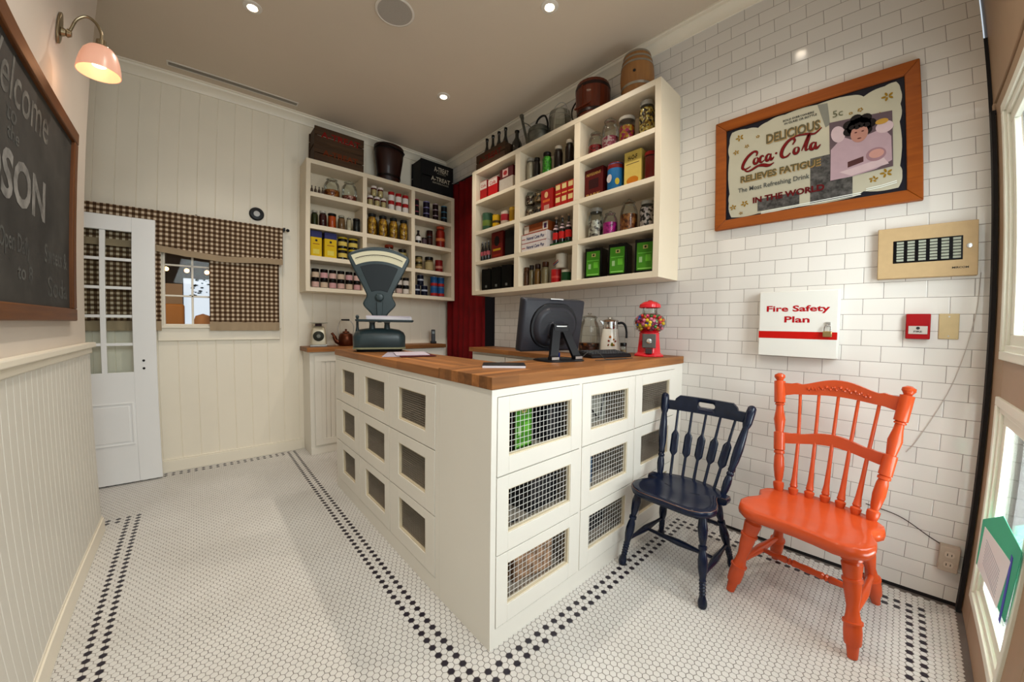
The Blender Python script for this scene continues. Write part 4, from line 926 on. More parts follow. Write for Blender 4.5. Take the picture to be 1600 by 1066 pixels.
for zz, tx in ((.185, 'PEPPERMINT'), (.028, 'BARK')): write(t_, tx, .13, .022, 0, zz, .10, 'b08a50', bold=.02)
panel(t_, -.045, .045, .075, .145, .10, '3a0a08')
t_ = can('blue picture tin with red rim in the second right box', 2.337, 1.475, z, .118, .212, '2a6a98', '7a2420', 'a0402c', bands=(.80, .94))
bm = NB(); prism(bm, [(.026*math.cos(a*PI/8), .030*math.sin(a*PI/8)+.10) for a in range(16)], .0585, .0605, M=Matrix.Rotation(QR-.3, 4, 'Z') @ STAND); mk('white_spot', bm, cm('c8c0c0'), t_, smooth=False)
bm = NB(); prism(bm, [(.016*math.cos(a*PI/8), .024*math.sin(a*PI/8)+.07) for a in range(16)], .0585, .0605, M=Matrix.Rotation(QR+.75, 4, 'Z') @ STAND); mk('yellow_spot', bm, cm('b8a428'), t_, smooth=False)
t_ = carton('tall pale yellow box with dark heading and orange picture', 2.340, 1.318, z, .130, .08, .250, 'c8b060', QR); write(t_, 'H-O-F', .07, .032, 0, .205, .08, '3a2c18', bold=.03); panel(t_, -.05, .05, .16, .165, .08, '6a5a3a')
bm = NB(); prism(bm, [(.045*math.cos(a*PI/10), .028*math.sin(a*PI/10)+.045) for a in range(20)], .0405, .0412, M=STAND); mk('picture', bm, cm('b8741c'), t_, smooth=False)
jar('deep red filled jar at the near end of the second shelf', 2.322, 1.192, z, .084, .200, '8a1e12', '7a1c14', .95, 'straight')
z = RZ_[1]
for i in range(3): bottle('small dark cola bottle with pink label, %s from the far end' % ORD[i], 2.300, 3.040-i*.052, z, .042, .208, '120a0e', 'a8a4a0', 'a85a60', group='small cola bottles on the third shelf', labb=(.30, .50))
t_ = carton('dark red tin with black figure and yellow heading on the third shelf', 2.345, 2.790, z, .170, .11, .270, '6a1c10', QR, 'tin', 'square_tin')
bm = NB(); prism(bm, [(.040*math.cos(a*PI/10), .050*math.sin(a*PI/10)+.18) for a in range(20)], .0555, .0562, M=STAND); mk('figure', bm, cm('1a0c0a'), t_, smooth=False)
panel(t_, -.06, .06, .085, .105, .11, 'b08a20'); panel(t_, -.06, .06, .03, .05, .11, '8a2a14')
carton('tall black tin beside the divider on the third shelf', 2.325, 2.585, z, .130, .09, .258, '12120f', QR, 'tin', 'square_tin')
for k in range(2):
    t_ = carton('flat white box lettered in blue, %s of two on the third shelf' % ('lower', 'upper')[k], 2.335, 2.235, z+k*.077, .310, .16, .076, 'd0c8c4', QR, 'box', 'carton', 'white lettered boxes')
    write(t_, 'Natural Cane Plus', .22, .028, .02, .036, .16, '2a3468', bold=.015, shear=.25); panel(t_, -.155, .155, .0715, .0755, .16, 'a83a30'); panel(t_, -.150, -.105, .030, .036, .16, 'a83a30')
t_ = carton('brown carton with white corners on top of the two white boxes', 2.335, 2.225, z+.1545, .290, .13, .080, '8a4a24', QR)
panel(t_, -.145, -.085, .008, .072, .13, 'c8bcb0'); panel(t_, .085, .145, .008, .072, .13, 'c8bcb0'); panel(t_, .10, .13, .02, .06, .13, '4a2a50', off=.0012); panel(t_, -.08, .08, .008, .020, .13, 'b8a090')
cr1 = thing('bottle_carrier', 'low green carrier holding three dark bottles on the third shelf', 'carrier', (2.306, 1.950, z+.0005), QR)
bm = NB(); box(bm, -.105, .105, -.034, .034, 0, .003); box(bm, -.105, .105, -.034, -.032, .003, .025); box(bm, -.105, .105, .032, .034, .003, .025); box(bm, -.105, -.103, -.032, .032, .003, .025); box(bm, .103, .105, -.032, .032, .003, .025); mk('tray', bm, cm('1a4a24'), cr1, smooth=False)
for i in range(3): bottle('tall dark bottle with red and white label, %s from left in the green carrier' % ORD[i], 2.306, 2.018-i*.068, z+.0035, .055, .242, '160a08', 'a0846a', 'b82420', group='bottles in the green carrier', labb=(.22, .46), neck='b8a0a0')
jar('candy jar of white and grey sweets in the third right box', 2.336, 1.640, z, .113, .236, '', '8a867c', .66, 'mason', fm=speckle('white_sweets', [rgb('c8c0b4'), rgb('8a8078'), rgb('e0dcd0'), rgb('4a4440')], 60))
jar('candy jar of magenta sweets in the third right box', 2.335, 1.512, z, .108, .188, '', 'glass', .60, 'candy', fm=speckle('magenta_sweets', [rgb('b8188a'), rgb('d030a0'), rgb('901070')], 60))
jar('large candy jar of toffee brown sweets in the third right box', 2.339, 1.362, z, .122, .240, '', 'glass', .60, 'candy', fm=speckle('toffee_sweets', [rgb('8a5228'), rgb('b0763c'), rgb('5a2e14')], 60))
jar('candy jar of black and white humbugs at the near end of the third shelf', 2.324, 1.215, z, .098, .186, '', '9a968c', .85, 'mason', fm=speckle('humbugs', [rgb('d0c4c0'), rgb('1c1618'), rgb('b8a8a8')], 60))
z = RZ_[0]
for i, y in enumerate((2.960, 2.795, 2.635)):
    t_ = carton('plain black square tin, %s from the far end of the bottom shelf' % ORD[i], 2.330, y, z, .118, .11, .222+.003*i, '0e0f0d', QR+.25, 'tin', 'square_tin', 'plain black tins on the bottom shelf', rough=.3)
    bm = NB(); lathe(bm, [(.018, .225), (.018, .236), (0, .236)], 14, cap=False); mk('cap', bm, cm('1c1c1a', .3), t_)
    panel(t_, -.012, .012, .03, .055, .11, '6a6a66')
for i, (y, x, D_, h_, c_, l_) in enumerate(((2.368, 2.309, .058, .176, '6a4424', '5a3a20'), (2.300, 2.305, .050, .187, '8a7a5a', '2c1c14'), (2.230, 2.312, .062, .190, '8a6430', '3a2418'), (2.138, 2.314, .070, .198, '9a8a6a', '4a2c18'))):
    jar('%s stoneware bottle, %s from the far side of its box' % (('brown', 'beige', 'amber', 'cream')[i], ORD[i]), x, y, z, D_, h_, c_, l_, .96, 'mason', 'bottle', 'stout_bottle', lidh=.2)
can('red can with white rim on the bottom shelf', 2.321, 2.018, z, .086, .122, 'a01c1e', 'b84840', 'c0b8b0', bands=(.35, .5))
t_ = can('white and green can beside the divider on the bottom shelf', 2.318, 1.905, z, .078, .104, 'b0aa98', '1e4a2a', 'a8a498', bands=(.15, .8))
t_ = can('wide white can with diagonal red and blue lettering on the two lower cans', 2.322, 1.962, z+.1235, .098, .118, 'c8c0b0', None, 'a8a498')
bm = NB(); box(bm, -.035, .035, -.0505, -.0485, .050, .057, M=Matrix.Rotation(QR-.15, 4, 'Z') @ Matrix.Rotation(-.4, 4, 'Y')); mk('red_stripe', bm, cm('a83a44'), t_, smooth=False)
bm = NB(); box(bm, -.035, .035, -.0505, -.0485, .036, .043, M=Matrix.Rotation(QR-.15, 4, 'Z') @ Matrix.Rotation(-.4, 4, 'Y')); mk('blue_stripe', bm, cm('2a3a6a'), t_, smooth=False)
def green_tin(label, x, y, z, rz, group=None, w=.132):
    t_ = carton(label, x, y, z, w, .132, .232, '0a0c0a', rz, 'tin', 'tea_tin', group, rough=.28)
    bm = NB(); lathe(bm, [(.022, .231), (.022, .243), (.015, .246), (0, .246)], 16, cap=False); mk('cap', bm, cm('1a1a1a', .25), t_)
    p_ = panel(t_, -w*.40, w*.40, .022, .208, .132, '4c8826', 'green_label')
    for (a0, a1, b0, b1, c_) in ((-.012, .020, .165, .190, 'b0a868'), (-.036, -.016, .075, .112, '9ab884'), (.006, .040, .080, .125, '6ab03a'), (-.045, .045, .030, .036, '9ad070'), (-.045, .045, .135, .140, '72b84a')):
        bm = NB(); box(bm, a0, a1, -.0676, -.0670, b0, b1); mk('label_print', bm, cm(c_), p_, smooth=False).parent = t_
    bm = NB(); ball(bm, (.004, -.0676, .178), .008, 0, 2, 1.0)
    for v_ in bm.verts: v_.co.y = -.0676+(v_.co.y+.0676)*.05
    mk('label_print', bm, cm('201c14'), t_)
    return t_
for i, y in enumerate((1.636, 1.430, 1.220)): green_tin('black tea tin with bright green label, %s of three on the bottom shelf' % ('farthest', 'middle', 'nearest')[i], 2.352, y, z, QR+.22, 'green labelled tins on the bottom shelf')
# ------------------------------------------------------------------ things on top of the shelf units
def crate(label, x, y, z, L_, W_, h_, rz, colw, texts, tcol, group=None, name='wooden_crate', bev=.002):
    t_ = thing(name, label, 'crate', (x, y, z+.0005), rz, group); th = .012
    bm = NB(); box(bm, -L_/2, L_/2, -W_/2, W_/2, 0, .010); mk('base', bm, colw, t_)
    for s_ in (-1, 1):
        for zz0, zz1 in ((.012, h_*.48), (h_*.52, h_)):
            bm = NB(); ya = s_*(W_/2-th/2); box(bm, -L_/2, L_/2, ya-th/2, ya+th/2, zz0, zz1); mk('side_slat', bm, colw, t_, bevel=bev)
        bm = NB(); xa = s_*(L_/2-.018); box(bm, xa-.009, xa+.009, -W_/2+th, W_/2-th, .010, h_); mk('end_board', bm, colw, t_, bevel=bev)
    for (tx, w_, hh, xx, zz, tc_) in texts:
        text('lettering', tx, w_, hh, cm(tc_, .8), t_, xx, zz, 0, .02, 0, Matrix.Translation((0, -W_/2-.0008, 0)) @ STAND, 0)
    return t_
g = 'wooden crates stacked on the back shelf unit'
crate('worn wooden soda crate, lower of the two stacked on the back shelves', 1.110, 3.968, 2.862, .480, .225, .172, 0, cratewood, [('A-TREAT', .34, .055, .01, .10, '7a3a18')], None, g)
crate('worn wooden soda crate with red lettering, upper of the two stacked', 1.110, 3.968, 3.035, .480, .225, .172, 0, cratewood, [('A-TREAT', .38, .060, .01, .10, '8a1c18')], None, g)
blackw = mat('black_stained_wood', (0.005, 0.005, 0.006), 0.6, noise=.3, spec=.2)
crate('black crate with pale lettering on the right of the back shelf unit', 2.215, 3.950, 2.862, .440, .235, .360, 0, blackw, [('A-TREAT', .20, .060, .055, .285, 'b8b0a0'), ('BEVERAGES', .12, .014, .055, .240, '8a8478'), ('A-TREAT', .26, .050, .045, .170, 'b8b0a0'), ('BEVERAGES', .22, .018, .045, .122, '9a9486')], None)
def staved(bm, pr, n=14, mi=0):
    lathe(bm, pr, n*2, mi=mi, cap=False)
redwood = wood('reddish_bucket_wood', (0.040, 0.010, 0.005), (0.006, 0.002, 0.002), 'z', .4)
bk = thing('wooden_bucket', 'tall dark tapered wooden bucket on the back shelf unit', 'bucket', (1.665, 3.955, 2.8625))
bm = NB(); lathe(bm, [(0, 0), (.105, 0), (.118, .02), (.160, .30), (.166, .40), (.158, .41), (.150, .30), (.10, .02), (0, .02)], 28, cap=False)
for v_ in bm.verts: v_.co.y *= .78
mk('staves', bm, redwood, bk)
for zz, rr in ((.07, .131), (.36, .166)):
    bm = NB(); lathe(bm, [(rr-.004, zz-.012), (rr+.001, zz-.012), (rr+.001, zz+.012), (rr-.004, zz+.012)], 28, cap=False)
    for v_ in bm.verts: v_.co.y *= .78
    mk('hoop', bm, cm('201612', .4, .5), bk)
bm = NB(); tube(bm, spline([(-.165, -.01, .36), (-.12, -.12, .385), (0, -.155, .36), (.12, -.12, .34), (.165, -.01, .36)], 5), .006, 6); mk('handle', bm, cm('1c1210', .4), bk)
# tiled wall unit
TR = 2.9055
crate('low dark soda crate with rusty lettering holding bottles on the shelf top', 2.365, 2.880, TR-.0005, .460, .210, .165, QR, cratewood, [('A-TREAT', .36, .060, 0, .095, '7a2414')], None)
for i, y in enumerate((3.045, 2.945, 2.848, 2.745)): bottle('dark green bottle standing in the low crate, %s from the far end' % ORD[i], 2.352, y, TR+.011, .072, .345, '0a0e0a', '14140f', group='bottles in the low soda crate')
bottle('stout black bottle standing alone beside the low soda crate', 2.360, 2.585, TR, .100, .265, '0a0a0a', '14120f', name='stout_bottle')
galv = mat('galvanised_steel', (0.16, 0.165, 0.14), .42, .7, noise=.4, nscale=20)
wc = thing('watering_can', 'old grey metal watering can with long spout on the shelf top', 'watering can', (2.375, 2.300, TR+.0005), QR)
bm = NB(); lathe(bm, [(0, 0), (.100, 0), (.104, .006), (.106, .13), (.100, .165), (.075, .185), (.070, .190), (.066, .186), (.095, .16), (0, .02)], 30, cap=False); mk('body', bm, galv, wc)
for zz, rr in ((.012, .104), (.125, .107)): bm = NB(); lathe(bm, [(rr, zz-.003), (rr+.003, zz), (rr, zz+.003)], 30, cap=False); mk('seam', bm, galv, wc)
bm = NB(); tube(bm, spline([(-.095, 0, .02), (-.14, 0, .08), (-.19, 0, .22), (-.235, 0, .375)], 6), [.020]*4+[.017]*5+[.013]*10, 12); mk('spout', bm, galv, wc)
bm = NB(); tube(bm, [(-.228, 0, .36), (-.240, 0, .40)], [.016, .022], 14); mk('rose', bm, galv, wc)
bm = NB(); tube(bm, spline([(-.07, 0, .175), (-.02, 0, .27), (.06, 0, .275), (.10, 0, .20), (.10, 0, .12)], 8), .009, 8); mk('handle', bm, blackpl, wc)
bm = NB(); tube(bm, [(-.215, 0, .325), (-.15, 0, .28), (-.06, 0, .185)], .004, 6); mk('brace', bm, galv, wc)
gcl = thing('glass_pail', 'clear glass pail with thin wire handle on the shelf top', 'pail', (2.385, 2.065, TR+.0005), QR)
bm = NB(); lathe(bm, [(0, 0), (.082, 0), (.092, .01), (.094, .20), (.088, .225), (.085, .225), (.091, .20), (.088, .012), (0, .008)], 30, cap=False); mk('glass_body', bm, gl_jar, gcl)
bm = NB(); tube(bm, [(-.097*math.cos(a*PI/16), -.01, .185+.125*math.sin(a*PI/16)) for a in range(17)], .003, 6); mk('wire_handle', bm, steel, gcl)
bm = NB(); lathe(bm, [(.0945, .178), (.0975, .180), (.0945, .183)], 30, cap=False); mk('wire_band', bm, steel, gcl)
bsk = thing('wooden_bucket', 'red brown round wooden bucket with hanging handle on the shelf top', 'bucket', (2.375, 1.715, TR+.0005), QR)
rb2 = wood('red_brown_wood', (0.17, 0.030, 0.008), (0.025, 0.005, 0.003), 'z', .35)
bm = NB(); lathe(bm, [(0, 0), (.105, 0), (.118, .015), (.135, .15), (.136, .25), (.128, .285), (.118, .29), (.125, .25), (0, .24)], 24, cap=False); mk('staves', bm, rb2, bsk, ang=12)
for zz, rr in ((.05, .1265), (.245, .1375)): bm = NB(); lathe(bm, [(rr-.003, zz-.012), (rr, zz-.012), (rr, zz+.012), (rr-.003, zz+.012)], 24, cap=False); mk('hoop', bm, cm('2a120c', .4, .3), bsk)
bm = NB(); tube(bm, spline([(-.137, -.02, .235), (-.150, -.07, .14), (-.130, -.095, .05), (-.10, -.10, .02)], 6), .006, 6); mk('handle', bm, cm('1a0c08', .4), bsk)
bm = NB(); box(bm, -.075, .075, -.139, -.126, .075, .085); box(bm, -.004, .004, -.141, -.128, .07, .24); mk('cross_rib', bm, rb2, bsk)
br = thing('barrel', 'small oak barrel with steel hoops at the near end of the shelf top', 'barrel', (2.385, 1.335, TR+.0005), QR)
oak = wood('oak_barrel', (0.36, 0.17, 0.055), (0.20, 0.085, 0.025), 'z', .5)
bp_ = lambda z_: .092+.026*math.sin(PI*z_/.335)
bm = NB(); lathe(bm, [(0, .012), (bp_(0)-.01, .012), (bp_(0), 0)]+[(bp_(.335*k/12), .335*k/12) for k in range(1, 12)]+[(bp_(.335), .335), (bp_(0)-.01, .323), (0, .323)], 36, cap=False); mk('staves', bm, oak, br)
for z_ in (.022, .085, .245, .285, .325): bm = NB(); lathe(bm, [(bp_(z_-.008)+.0005, z_-.008), (bp_(z_-.008)+.002, z_-.008), (bp_(z_+.008)+.002, z_+.008), (bp_(z_+.008)+.0005, z_+.008)], 36, cap=False); mk('hoop', bm, cm('a8a49a', .35, .8), br)
bm = NB(); lathe(bm, [(.010, 0), (.010, .004), (0, .004)], 14, cap=False, M=Matrix.Rotation(.35, 4, 'Z') @ Matrix.Translation((0, -.1165, .165)) @ Matrix.Rotation(PI/2, 4, 'X')); mk('bung_hole', bm, blackm, br)
# ------------------------------------------------------------------ framed mirror sign on the tiled wall
def disc(cx, cy, rx, ry, n=24, a=0.0): 
    return [(cx+rx*math.cos(2*PI*i/n)*math.cos(a)-ry*math.sin(2*PI*i/n)*math.sin(a), cy+rx*math.cos(2*PI*i/n)*math.sin(a)+ry*math.sin(2*PI*i/n)*math.cos(a)) for i in range(n)]
def flat(name, parent, shapes, z, m, th=0.0005):
    bm = NB()
    for s_ in shapes: prism(bm, s_, z, z+th)
    return mk(name, bm, m, parent, smooth=False)
def wobble(pts, r, n=5):
    """scalloped outline: bulging arc between each pair of corner points"""
    out = []
    for i in range(len(pts)):
        p, q = Vector(pts[i]), Vector(pts[(i+1) % len(pts)]); d = q-p; nn = Vector((d.y, -d.x)); L_ = d.length
        if L_ > 1e-6: nn = nn/L_
        for k in range(n): t_ = k/n; out.append(tuple(p+d*t_+nn*(-r)*math.sin(PI*t_)*min(1, L_/.1)))
    return out
SG = thing('framed_sign', 'wood framed black and cream mirror sign with red script on the tiled wall', 'sign', mat=frameM((XT-0.001, 0.361, 2.257), (0, -1, 0), (0, 0, 1)))
bm = NB(); hw, hh, fw_ = .4765, .343, .060
for s_ in (1, -1):
    for (pts) in ([(-hw, s_*hh), (hw, s_*hh), (hw-fw_, s_*(hh-fw_)), (-hw+fw_, s_*(hh-fw_))], [(s_*hw, -hh), (s_*hw, hh), (s_*(hw-fw_), hh-fw_), (s_*(hw-fw_), -hh+fw_)]):
        a = [bm.verts.new((x, y, 0)) for x, y in pts]; 
        b_ = [bm.verts.new((x, y, .030 if i < 2 else .022)) for i, (x, y) in enumerate(pts)]
        for f_ in (a, b_): bm.faces.new(f_)
        for i in range(4): bm.faces.new((a[i], a[(i+1) % 4], b_[(i+1) % 4], b_[i]))
mk('frame', bm, framewood, SG, bevel=.004, seg=3, smooth=True)
bm = NB(); box(bm, -.42, .42, -.287, .287, .002, .010); mk('backing', bm, mat('black_glass', (.004, .005, .014), .12), SG, smooth=False)
mirror = mat('silvered_panel', (.58, .56, .44), .16, .25, noise=.05)
shape = [(-.399, .20), (-.385, .262), (-.30, .258), (-.239, .243), (-.19, .262), (-.10, .272), (.055, .272), (.217, .263), (.255, .240), (.34, .262), (.385, .268), (.400, .225), (.398, .151), (.393, .063), (.392, -.157), (.400, -.195), (.386, -.262), (.25, -.252), (.197, -.274), (-.068, -.272), (-.236, -.274), (-.385, -.270), (-.400, -.179), (-.397, -.122), (-.400, .112)]
flat('silvered_panel', SG, [wobble(shape, .008, 5)], .0102, mirror)
z0 = .0110
flat('scene_photos', SG, [[(.02, -.02), (.205, -.02), (.205, -.272), (.02, -.272)], [(-.24, -.19), (-.03, -.19), (-.03, -.262), (-.24, -.262)]], z0, mat('dim_engraving', (.10, .095, .09), .5, noise=.85, nscale=45))
flat('grey_stripe', SG, [[(.055, .27), (.101, .263), (.111, .141), (.090, .132)]], z0, cm('8a8a80'))
gold = cm('9a7a28', .4)
fl_ = []
for (x, y, s_) in ((-.34, .215, 1.2), (-.36, .13, .9), (-.30, .15, .7), (-.24, .19, .6), (-.375, -.21, 1), (-.31, -.20, 1.1), (-.33, -.255, .6), (.35, .205, 1.3), (.32, .12, .9), (.24, .175, .7), (.34, -.18, 1.3), (.29, -.20, 1.0), (.20, .17, .5)):
    for q in range(5): fl_.append(disc(x+.012*s_*math.cos(q*1.26+x*9), y+.010*s_*math.sin(q*1.26+x*9), .008*s_, .004*s_, 8, q*1.26))
flat('gold_blossoms', SG, fl_, z0+.0012, gold)
flat('scroll_lines', SG, [[(x, y+o) for x, y in a]+[(x, y+o-.004) for x, y in reversed(a)] for o in (0, -.009) for a in ([(-.22, -.268), (0, -.262), (.24, -.255)], [(.26, -.240), (.32, -.236), (.38, -.225)])], z0+.0012, mat('pale_line', (.8, .85, .8), .3))
cards = [(-.004, 'SOLD EVERYWHERE', .150, .012, -.035, .236, '2a2a26'), (0, 'IN GLASS OR BOTTLE', .155, .012, -.025, .218, '2a2a26')]
for _, tx, w_, h_, x, y, c_ in cards: text('lettering', tx, w_, h_, cm(c_), SG, x, y, z0+.0015, .02)
def shadowed(tx, w_, h_, x, y, c_, sh='b0905a'):
    text('lettering_edge', tx, w_, h_, cm(sh), SG, x+.004, y-.004, z0+.0013, .035); text('lettering', tx, w_, h_, cm(c_), SG, x, y, z0+.0020, .035)
shadowed('DELICIOUS', .262, .056, -.065, .158, '6a6248')
shadowed('RELIEVES FATIGUE', .40, .040, -.135, -.048, '6a6248')
text('lettering', 'The Most Refreshing Drink', .365, .036, cm('5a5e5c'), SG, -.165, -.118, z0+.002, .012)
text('lettering', 'IN THE WORLD', .35, .036, cm('6a1a20'), SG, -.09, -.192, z0+.002, .04)
text('lettering', '5c', .045, .034, cm('6a6a50'), SG, .145, .190, z0+.002, .0)
def stroke(bm, pts, w_, z, ox=-.336, oy=.002, sx=.41, sy=.128):
    sp = spline([(ox+x*sx, oy+y*sy, 0) for x, y in pts], 7); n = len(sp); L1, L2_ = [], []
    for i, p in enumerate(sp):
        d = (sp[min(i+1, n-1)]-sp[max(i-1, 0)]); d = d.normalized() if d.length > 0 else Vector((1, 0, 0)); nn = Vector((-d.y, d.x, 0))
        t_ = i/(n-1); ww = w_*(.45+.75*math.sin(PI*t_))*(1.0+.25*abs(d.y))
        L1.append(p+nn*ww); L2_.append(p-nn*ww)
    a = [bm.verts.new((p.x, p.y, z)) for p in L1]; b_ = [bm.verts.new((p.x, p.y, z)) for p in L2_]
    for i in range(n-1): bm.faces.new((a[i], a[i+1], b_[i+1], b_[i]))
script = [[(.215, .56), (.225, .72), (.185, .80), (.11, .66), (.050, .40), (.030, .16), (.070, .06), (.140, .14)],
          [(.215, .48), (.190, .44), (.180, .30), (.200, .20), (.228, .26), (.238, .40), (.222, .49)],
          [(.312, .44), (.292, .50), (.268, .44), (.260, .30), (.280, .20), (.318, .28)],
          [(.398, .46), (.370, .50), (.346, .42), (.340, .28), (.360, .20), (.384, .30), (.402, .48)], [(.404, .50), (.394, .32), (.408, .21), (.440, .32)], [(.452, .44), (.482, .46)],
          [(.665, .64), (.692, .80), (.668, .92), (.610, .84), (.552, .60), (.530, .34), (.552, .18), (.600, .18), (.640, .30)], [(.655, .92), (.72, .99), (.82, .96), (.92, .88), (1.0, 1.06)],
          [(.715, .48), (.690, .44), (.680, .30), (.700, .20), (.728, .26), (.738, .40), (.722, .49)], [(.770, .26), (.815, .60), (.858, .92), (.852, .76), (.822, .42), (.822, .24), (.852, .28)],
          [(.930, .46), (.902, .50), (.878, .42), (.872, .28), (.892, .20), (.916, .30), (.934, .48)], [(.936, .50), (.926, .32), (.940, .21), (.985, .34)],
          [(.05, .08), (.09, -.06), (.15, -.04), (.22, .06), (.30, .09), (.38, 0), (.44, .05)], [(.22, .06), (.30, .03), (.37, -.04), (.44, .05)]]
for dz, ex, c_ in ((.0013, .0022, '2a1412'), (.0021, 0, '7a1418')):
    bm = NB()
    for q, s_ in enumerate(script): stroke(bm, s_, (.0052 if q in (0, 6) else .0041)+ex*.6, z0+dz+q*.00001)
    bmesh.ops.recalc_face_normals(bm, faces=bm.faces); mk('script_lettering' if ex == 0 else 'script_edge', bm, cm(c_, .4), SG, smooth=False)
# generic portrait of a seated woman in a pale dress
PG = [(z0+.0016+i*.0004) for i in range(8)]
flat('portrait_ground', SG, [[(.107, .150), (.366, .128), (.366, -.152), (.110, -.168)]], PG[0], cm('6a5a60'))
flat('portrait_dress', SG, [[(.111, -.165), (.113, .00), (.165, .055), (.20, .03), (.27, .035), (.33, .05), (.36, .00), (.362, -.12), (.30, -.15), (.20, -.165)]], PG[1], cm('b8a0a8'))
flat('portrait_dress_fold', SG, [disc(.145, .075, .030, .045, 20, .2), disc(.335, .055, .035, .03, 20), [(.15, -.13), (.33, -.10), (.35, -.135), (.20, -.160)]], PG[2], cm('cdb8bc'))
flat('portrait_hair', SG, [disc(.233+.045*math.cos(q*.9), .092+.040*math.sin(q*.9), .026, .024, 14) for q in range(7)]+[disc(.233, .09, .05, .045)], PG[3], cm('1c1414'))
flat('portrait_face', SG, [disc(.234, .052, .036, .046, 24)], PG[4], cm('b88a7c'))
flat('portrait_fringe', SG, [disc(.205+.02*q, .092-.004*(q % 2), .014, .012, 12) for q in range(4)], PG[5], cm('1c1414'))
flat('portrait_features', SG, [disc(.220, .060, .006, .003, 10), disc(.248, .060, .006, .003, 10), disc(.234, .026, .009, .003, 10)], PG[5], cm('5a2a2a'))
flat('portrait_cup', SG, [disc(.300, -.075, .040, .034, 24)], PG[3], cm('a08088')); flat('portrait_cup', SG, [disc(.302, -.072, .030, .022, 24)], PG[4], cm('c89a90'))
flat('portrait_yellow', SG, [disc(.325, .085, .026, .014, 16)], PG[4], cm('c0984a'))
flat('portrait_ornament', SG, [[(.185, -.085), (.25, -.072), (.25, -.10), (.185, -.115)]], PG[3], cm('5a3a3a'))
# ------------------------------------------------------------------ wall equipment on the tiles
def wallthing(name, label, cat, y, z, group=None): return thing(name, label, cat, mat=frameM((XT-0.0005, y, z), (0, -1, 0), (0, 0, 1)), group=group)
ivory = cm('bda47e', .5); 
t_ = wallthing('alarm_panel', 'beige fire alarm annunciator panel below the framed sign', 'alarm panel', -.1255, 1.669)
bm = NB(); box(bm, -.176, .176, -.123, .123, 0, .035); mk('housing', bm, ivory, t_, bevel=.003)
bm = NB(); box(bm, -.118, .125, -.050, .058, .0352, .0358); mk('window', bm, cm('0c0e14', .2), t_, smooth=False)
pale = cm('a0a496', .5); bm = NB()
for c_ in range(6):
    for r_ in range(7): x = -.105+c_*.0395; z = -.042+r_*.0140; box(bm, x, x+.026, z, z+.010, .036, .0368)
mk('indicator_rows', bm, pale, t_, smooth=False)
bm = NB(); lathe(bm, [(.010, .035), (.010, .039), (.006, .040), (0, .040)], 18, cap=False, M=Matrix.Translation((.146, .010, 0))); mk('key_lock', bm, steel, t_)
text('lettering', 'MIRCOM', .055, .009, cm('14140f'), t_, .118, -.085, .0352, .02)
t_ = wallthing('fire_safety_box', 'white steel box lettered Fire Safety Plan with a red stripe', 'document box', .3805, 1.322)
bm = NB(); box(bm, -.186, .186, -.184, .184, 0, .045); box(bm, -.186, .180, -.184, .181, .045, .052); mk('housing', bm, mat('white_enamel', (.72, .71, .66), .35), t_, bevel=.0025)
bm = NB(); box(bm, -.186, .180, -.083, -.043, .0521, .0526); mk('red_stripe', bm, cm('c01c10', .45), t_, smooth=False)
for tx, w_, h_, x, y in (('Fire Safety', .295, .044, -.002, .080), ('Plan', .118, .035, -.002, .024)): text('lettering', tx, w_, h_, cm('b01020', .5), t_, x, y, .0522, .028)
lk = mk('hasp', (lambda b: (box(b, .128, .150, -.012, .010, .052, .058), b)[1])(NB()), steel, t_)
t_ = wallthing('padlock', 'small brass padlock hanging on the white fire safety box', 'padlock', .2420, 1.274)
bm = NB(); box(bm, -.020, .020, -.020, .010, .0585, .0715); mk('lock_body', bm, brass, t_, bevel=.003)
bm = NB(); tube(bm, [(-.013, .010, .065), (-.013, .030, .065), (-.009, .040, .065), (0, .044, .065), (.009, .040, .065), (.013, .030, .065), (.013, .010, .065)], .0032, 8); mk('shackle', bm, chrome, t_)
t_ = wallthing('fire_call_point', 'small red fire alarm pull station on the tiled wall', 'alarm station', -.108, 1.315)
bm = NB(); box(bm, -.044, .044, -.060, .060, 0, .030); mk('housing', bm, cm('a00c18', .4), t_, bevel=.004)
bm = NB(); box(bm, -.034, .034, -.036, .002, .0305, .033); mk('label_plate', bm, cm('c0b8b0'), t_, bevel=.001)
text('lettering', 'FIRE', .030, .008, cm('2a1a1a'), t_, 0, -.024, .033, .02); bm = NB(); lathe(bm, [(.007, .033), (.007, .0345), (0, .0345)], 14, cap=False, M=Matrix.Translation((0, -.008, 0))); mk('emblem', bm, cm('3a3a3a'), t_)
t_ = wallthing('blank_plate', 'ivory blank switch plate beside the red alarm station', 'wall plate', -.216, 1.317)
bm = NB(); box(bm, -.035, .035, -.059, .059, 0, .006); mk('plate', bm, cm('c8b48c', .45), t_, bevel=.003)
for y in (.045, -.045): bm = NB(); lathe(bm, [(.0035, .006), (.003, .0075), (0, .0075)], 10, cap=False, M=Matrix.Translation((0, y, 0))); mk('screw', bm, steel, t_)
t_ = wallthing('wall_outlet', 'white double power outlet low on the tiles beside the shop door', 'power outlet', -.2925, .237)
bm = NB(); box(bm, -.036, .036, -.060, .060, 0, .040); mk('plate', bm, cm('b8a898', .45), t_, bevel=.003)
for y in (.024, -.024):
    bm = NB(); prism(bm, rrect(.034, .028, .010), .040, .042); sk = mk('socket', bm, cm('c8b8a8'), t_)
    bm = NB(); box(bm, -.009, -.006, y-.006-y, y+.006-y, .042, .0425); box(bm, .006, .009, -.005, .005, .042, .0425); s2 = mk('socket_slots', bm, blackm, sk)
    sk.location = (0, y, 0)
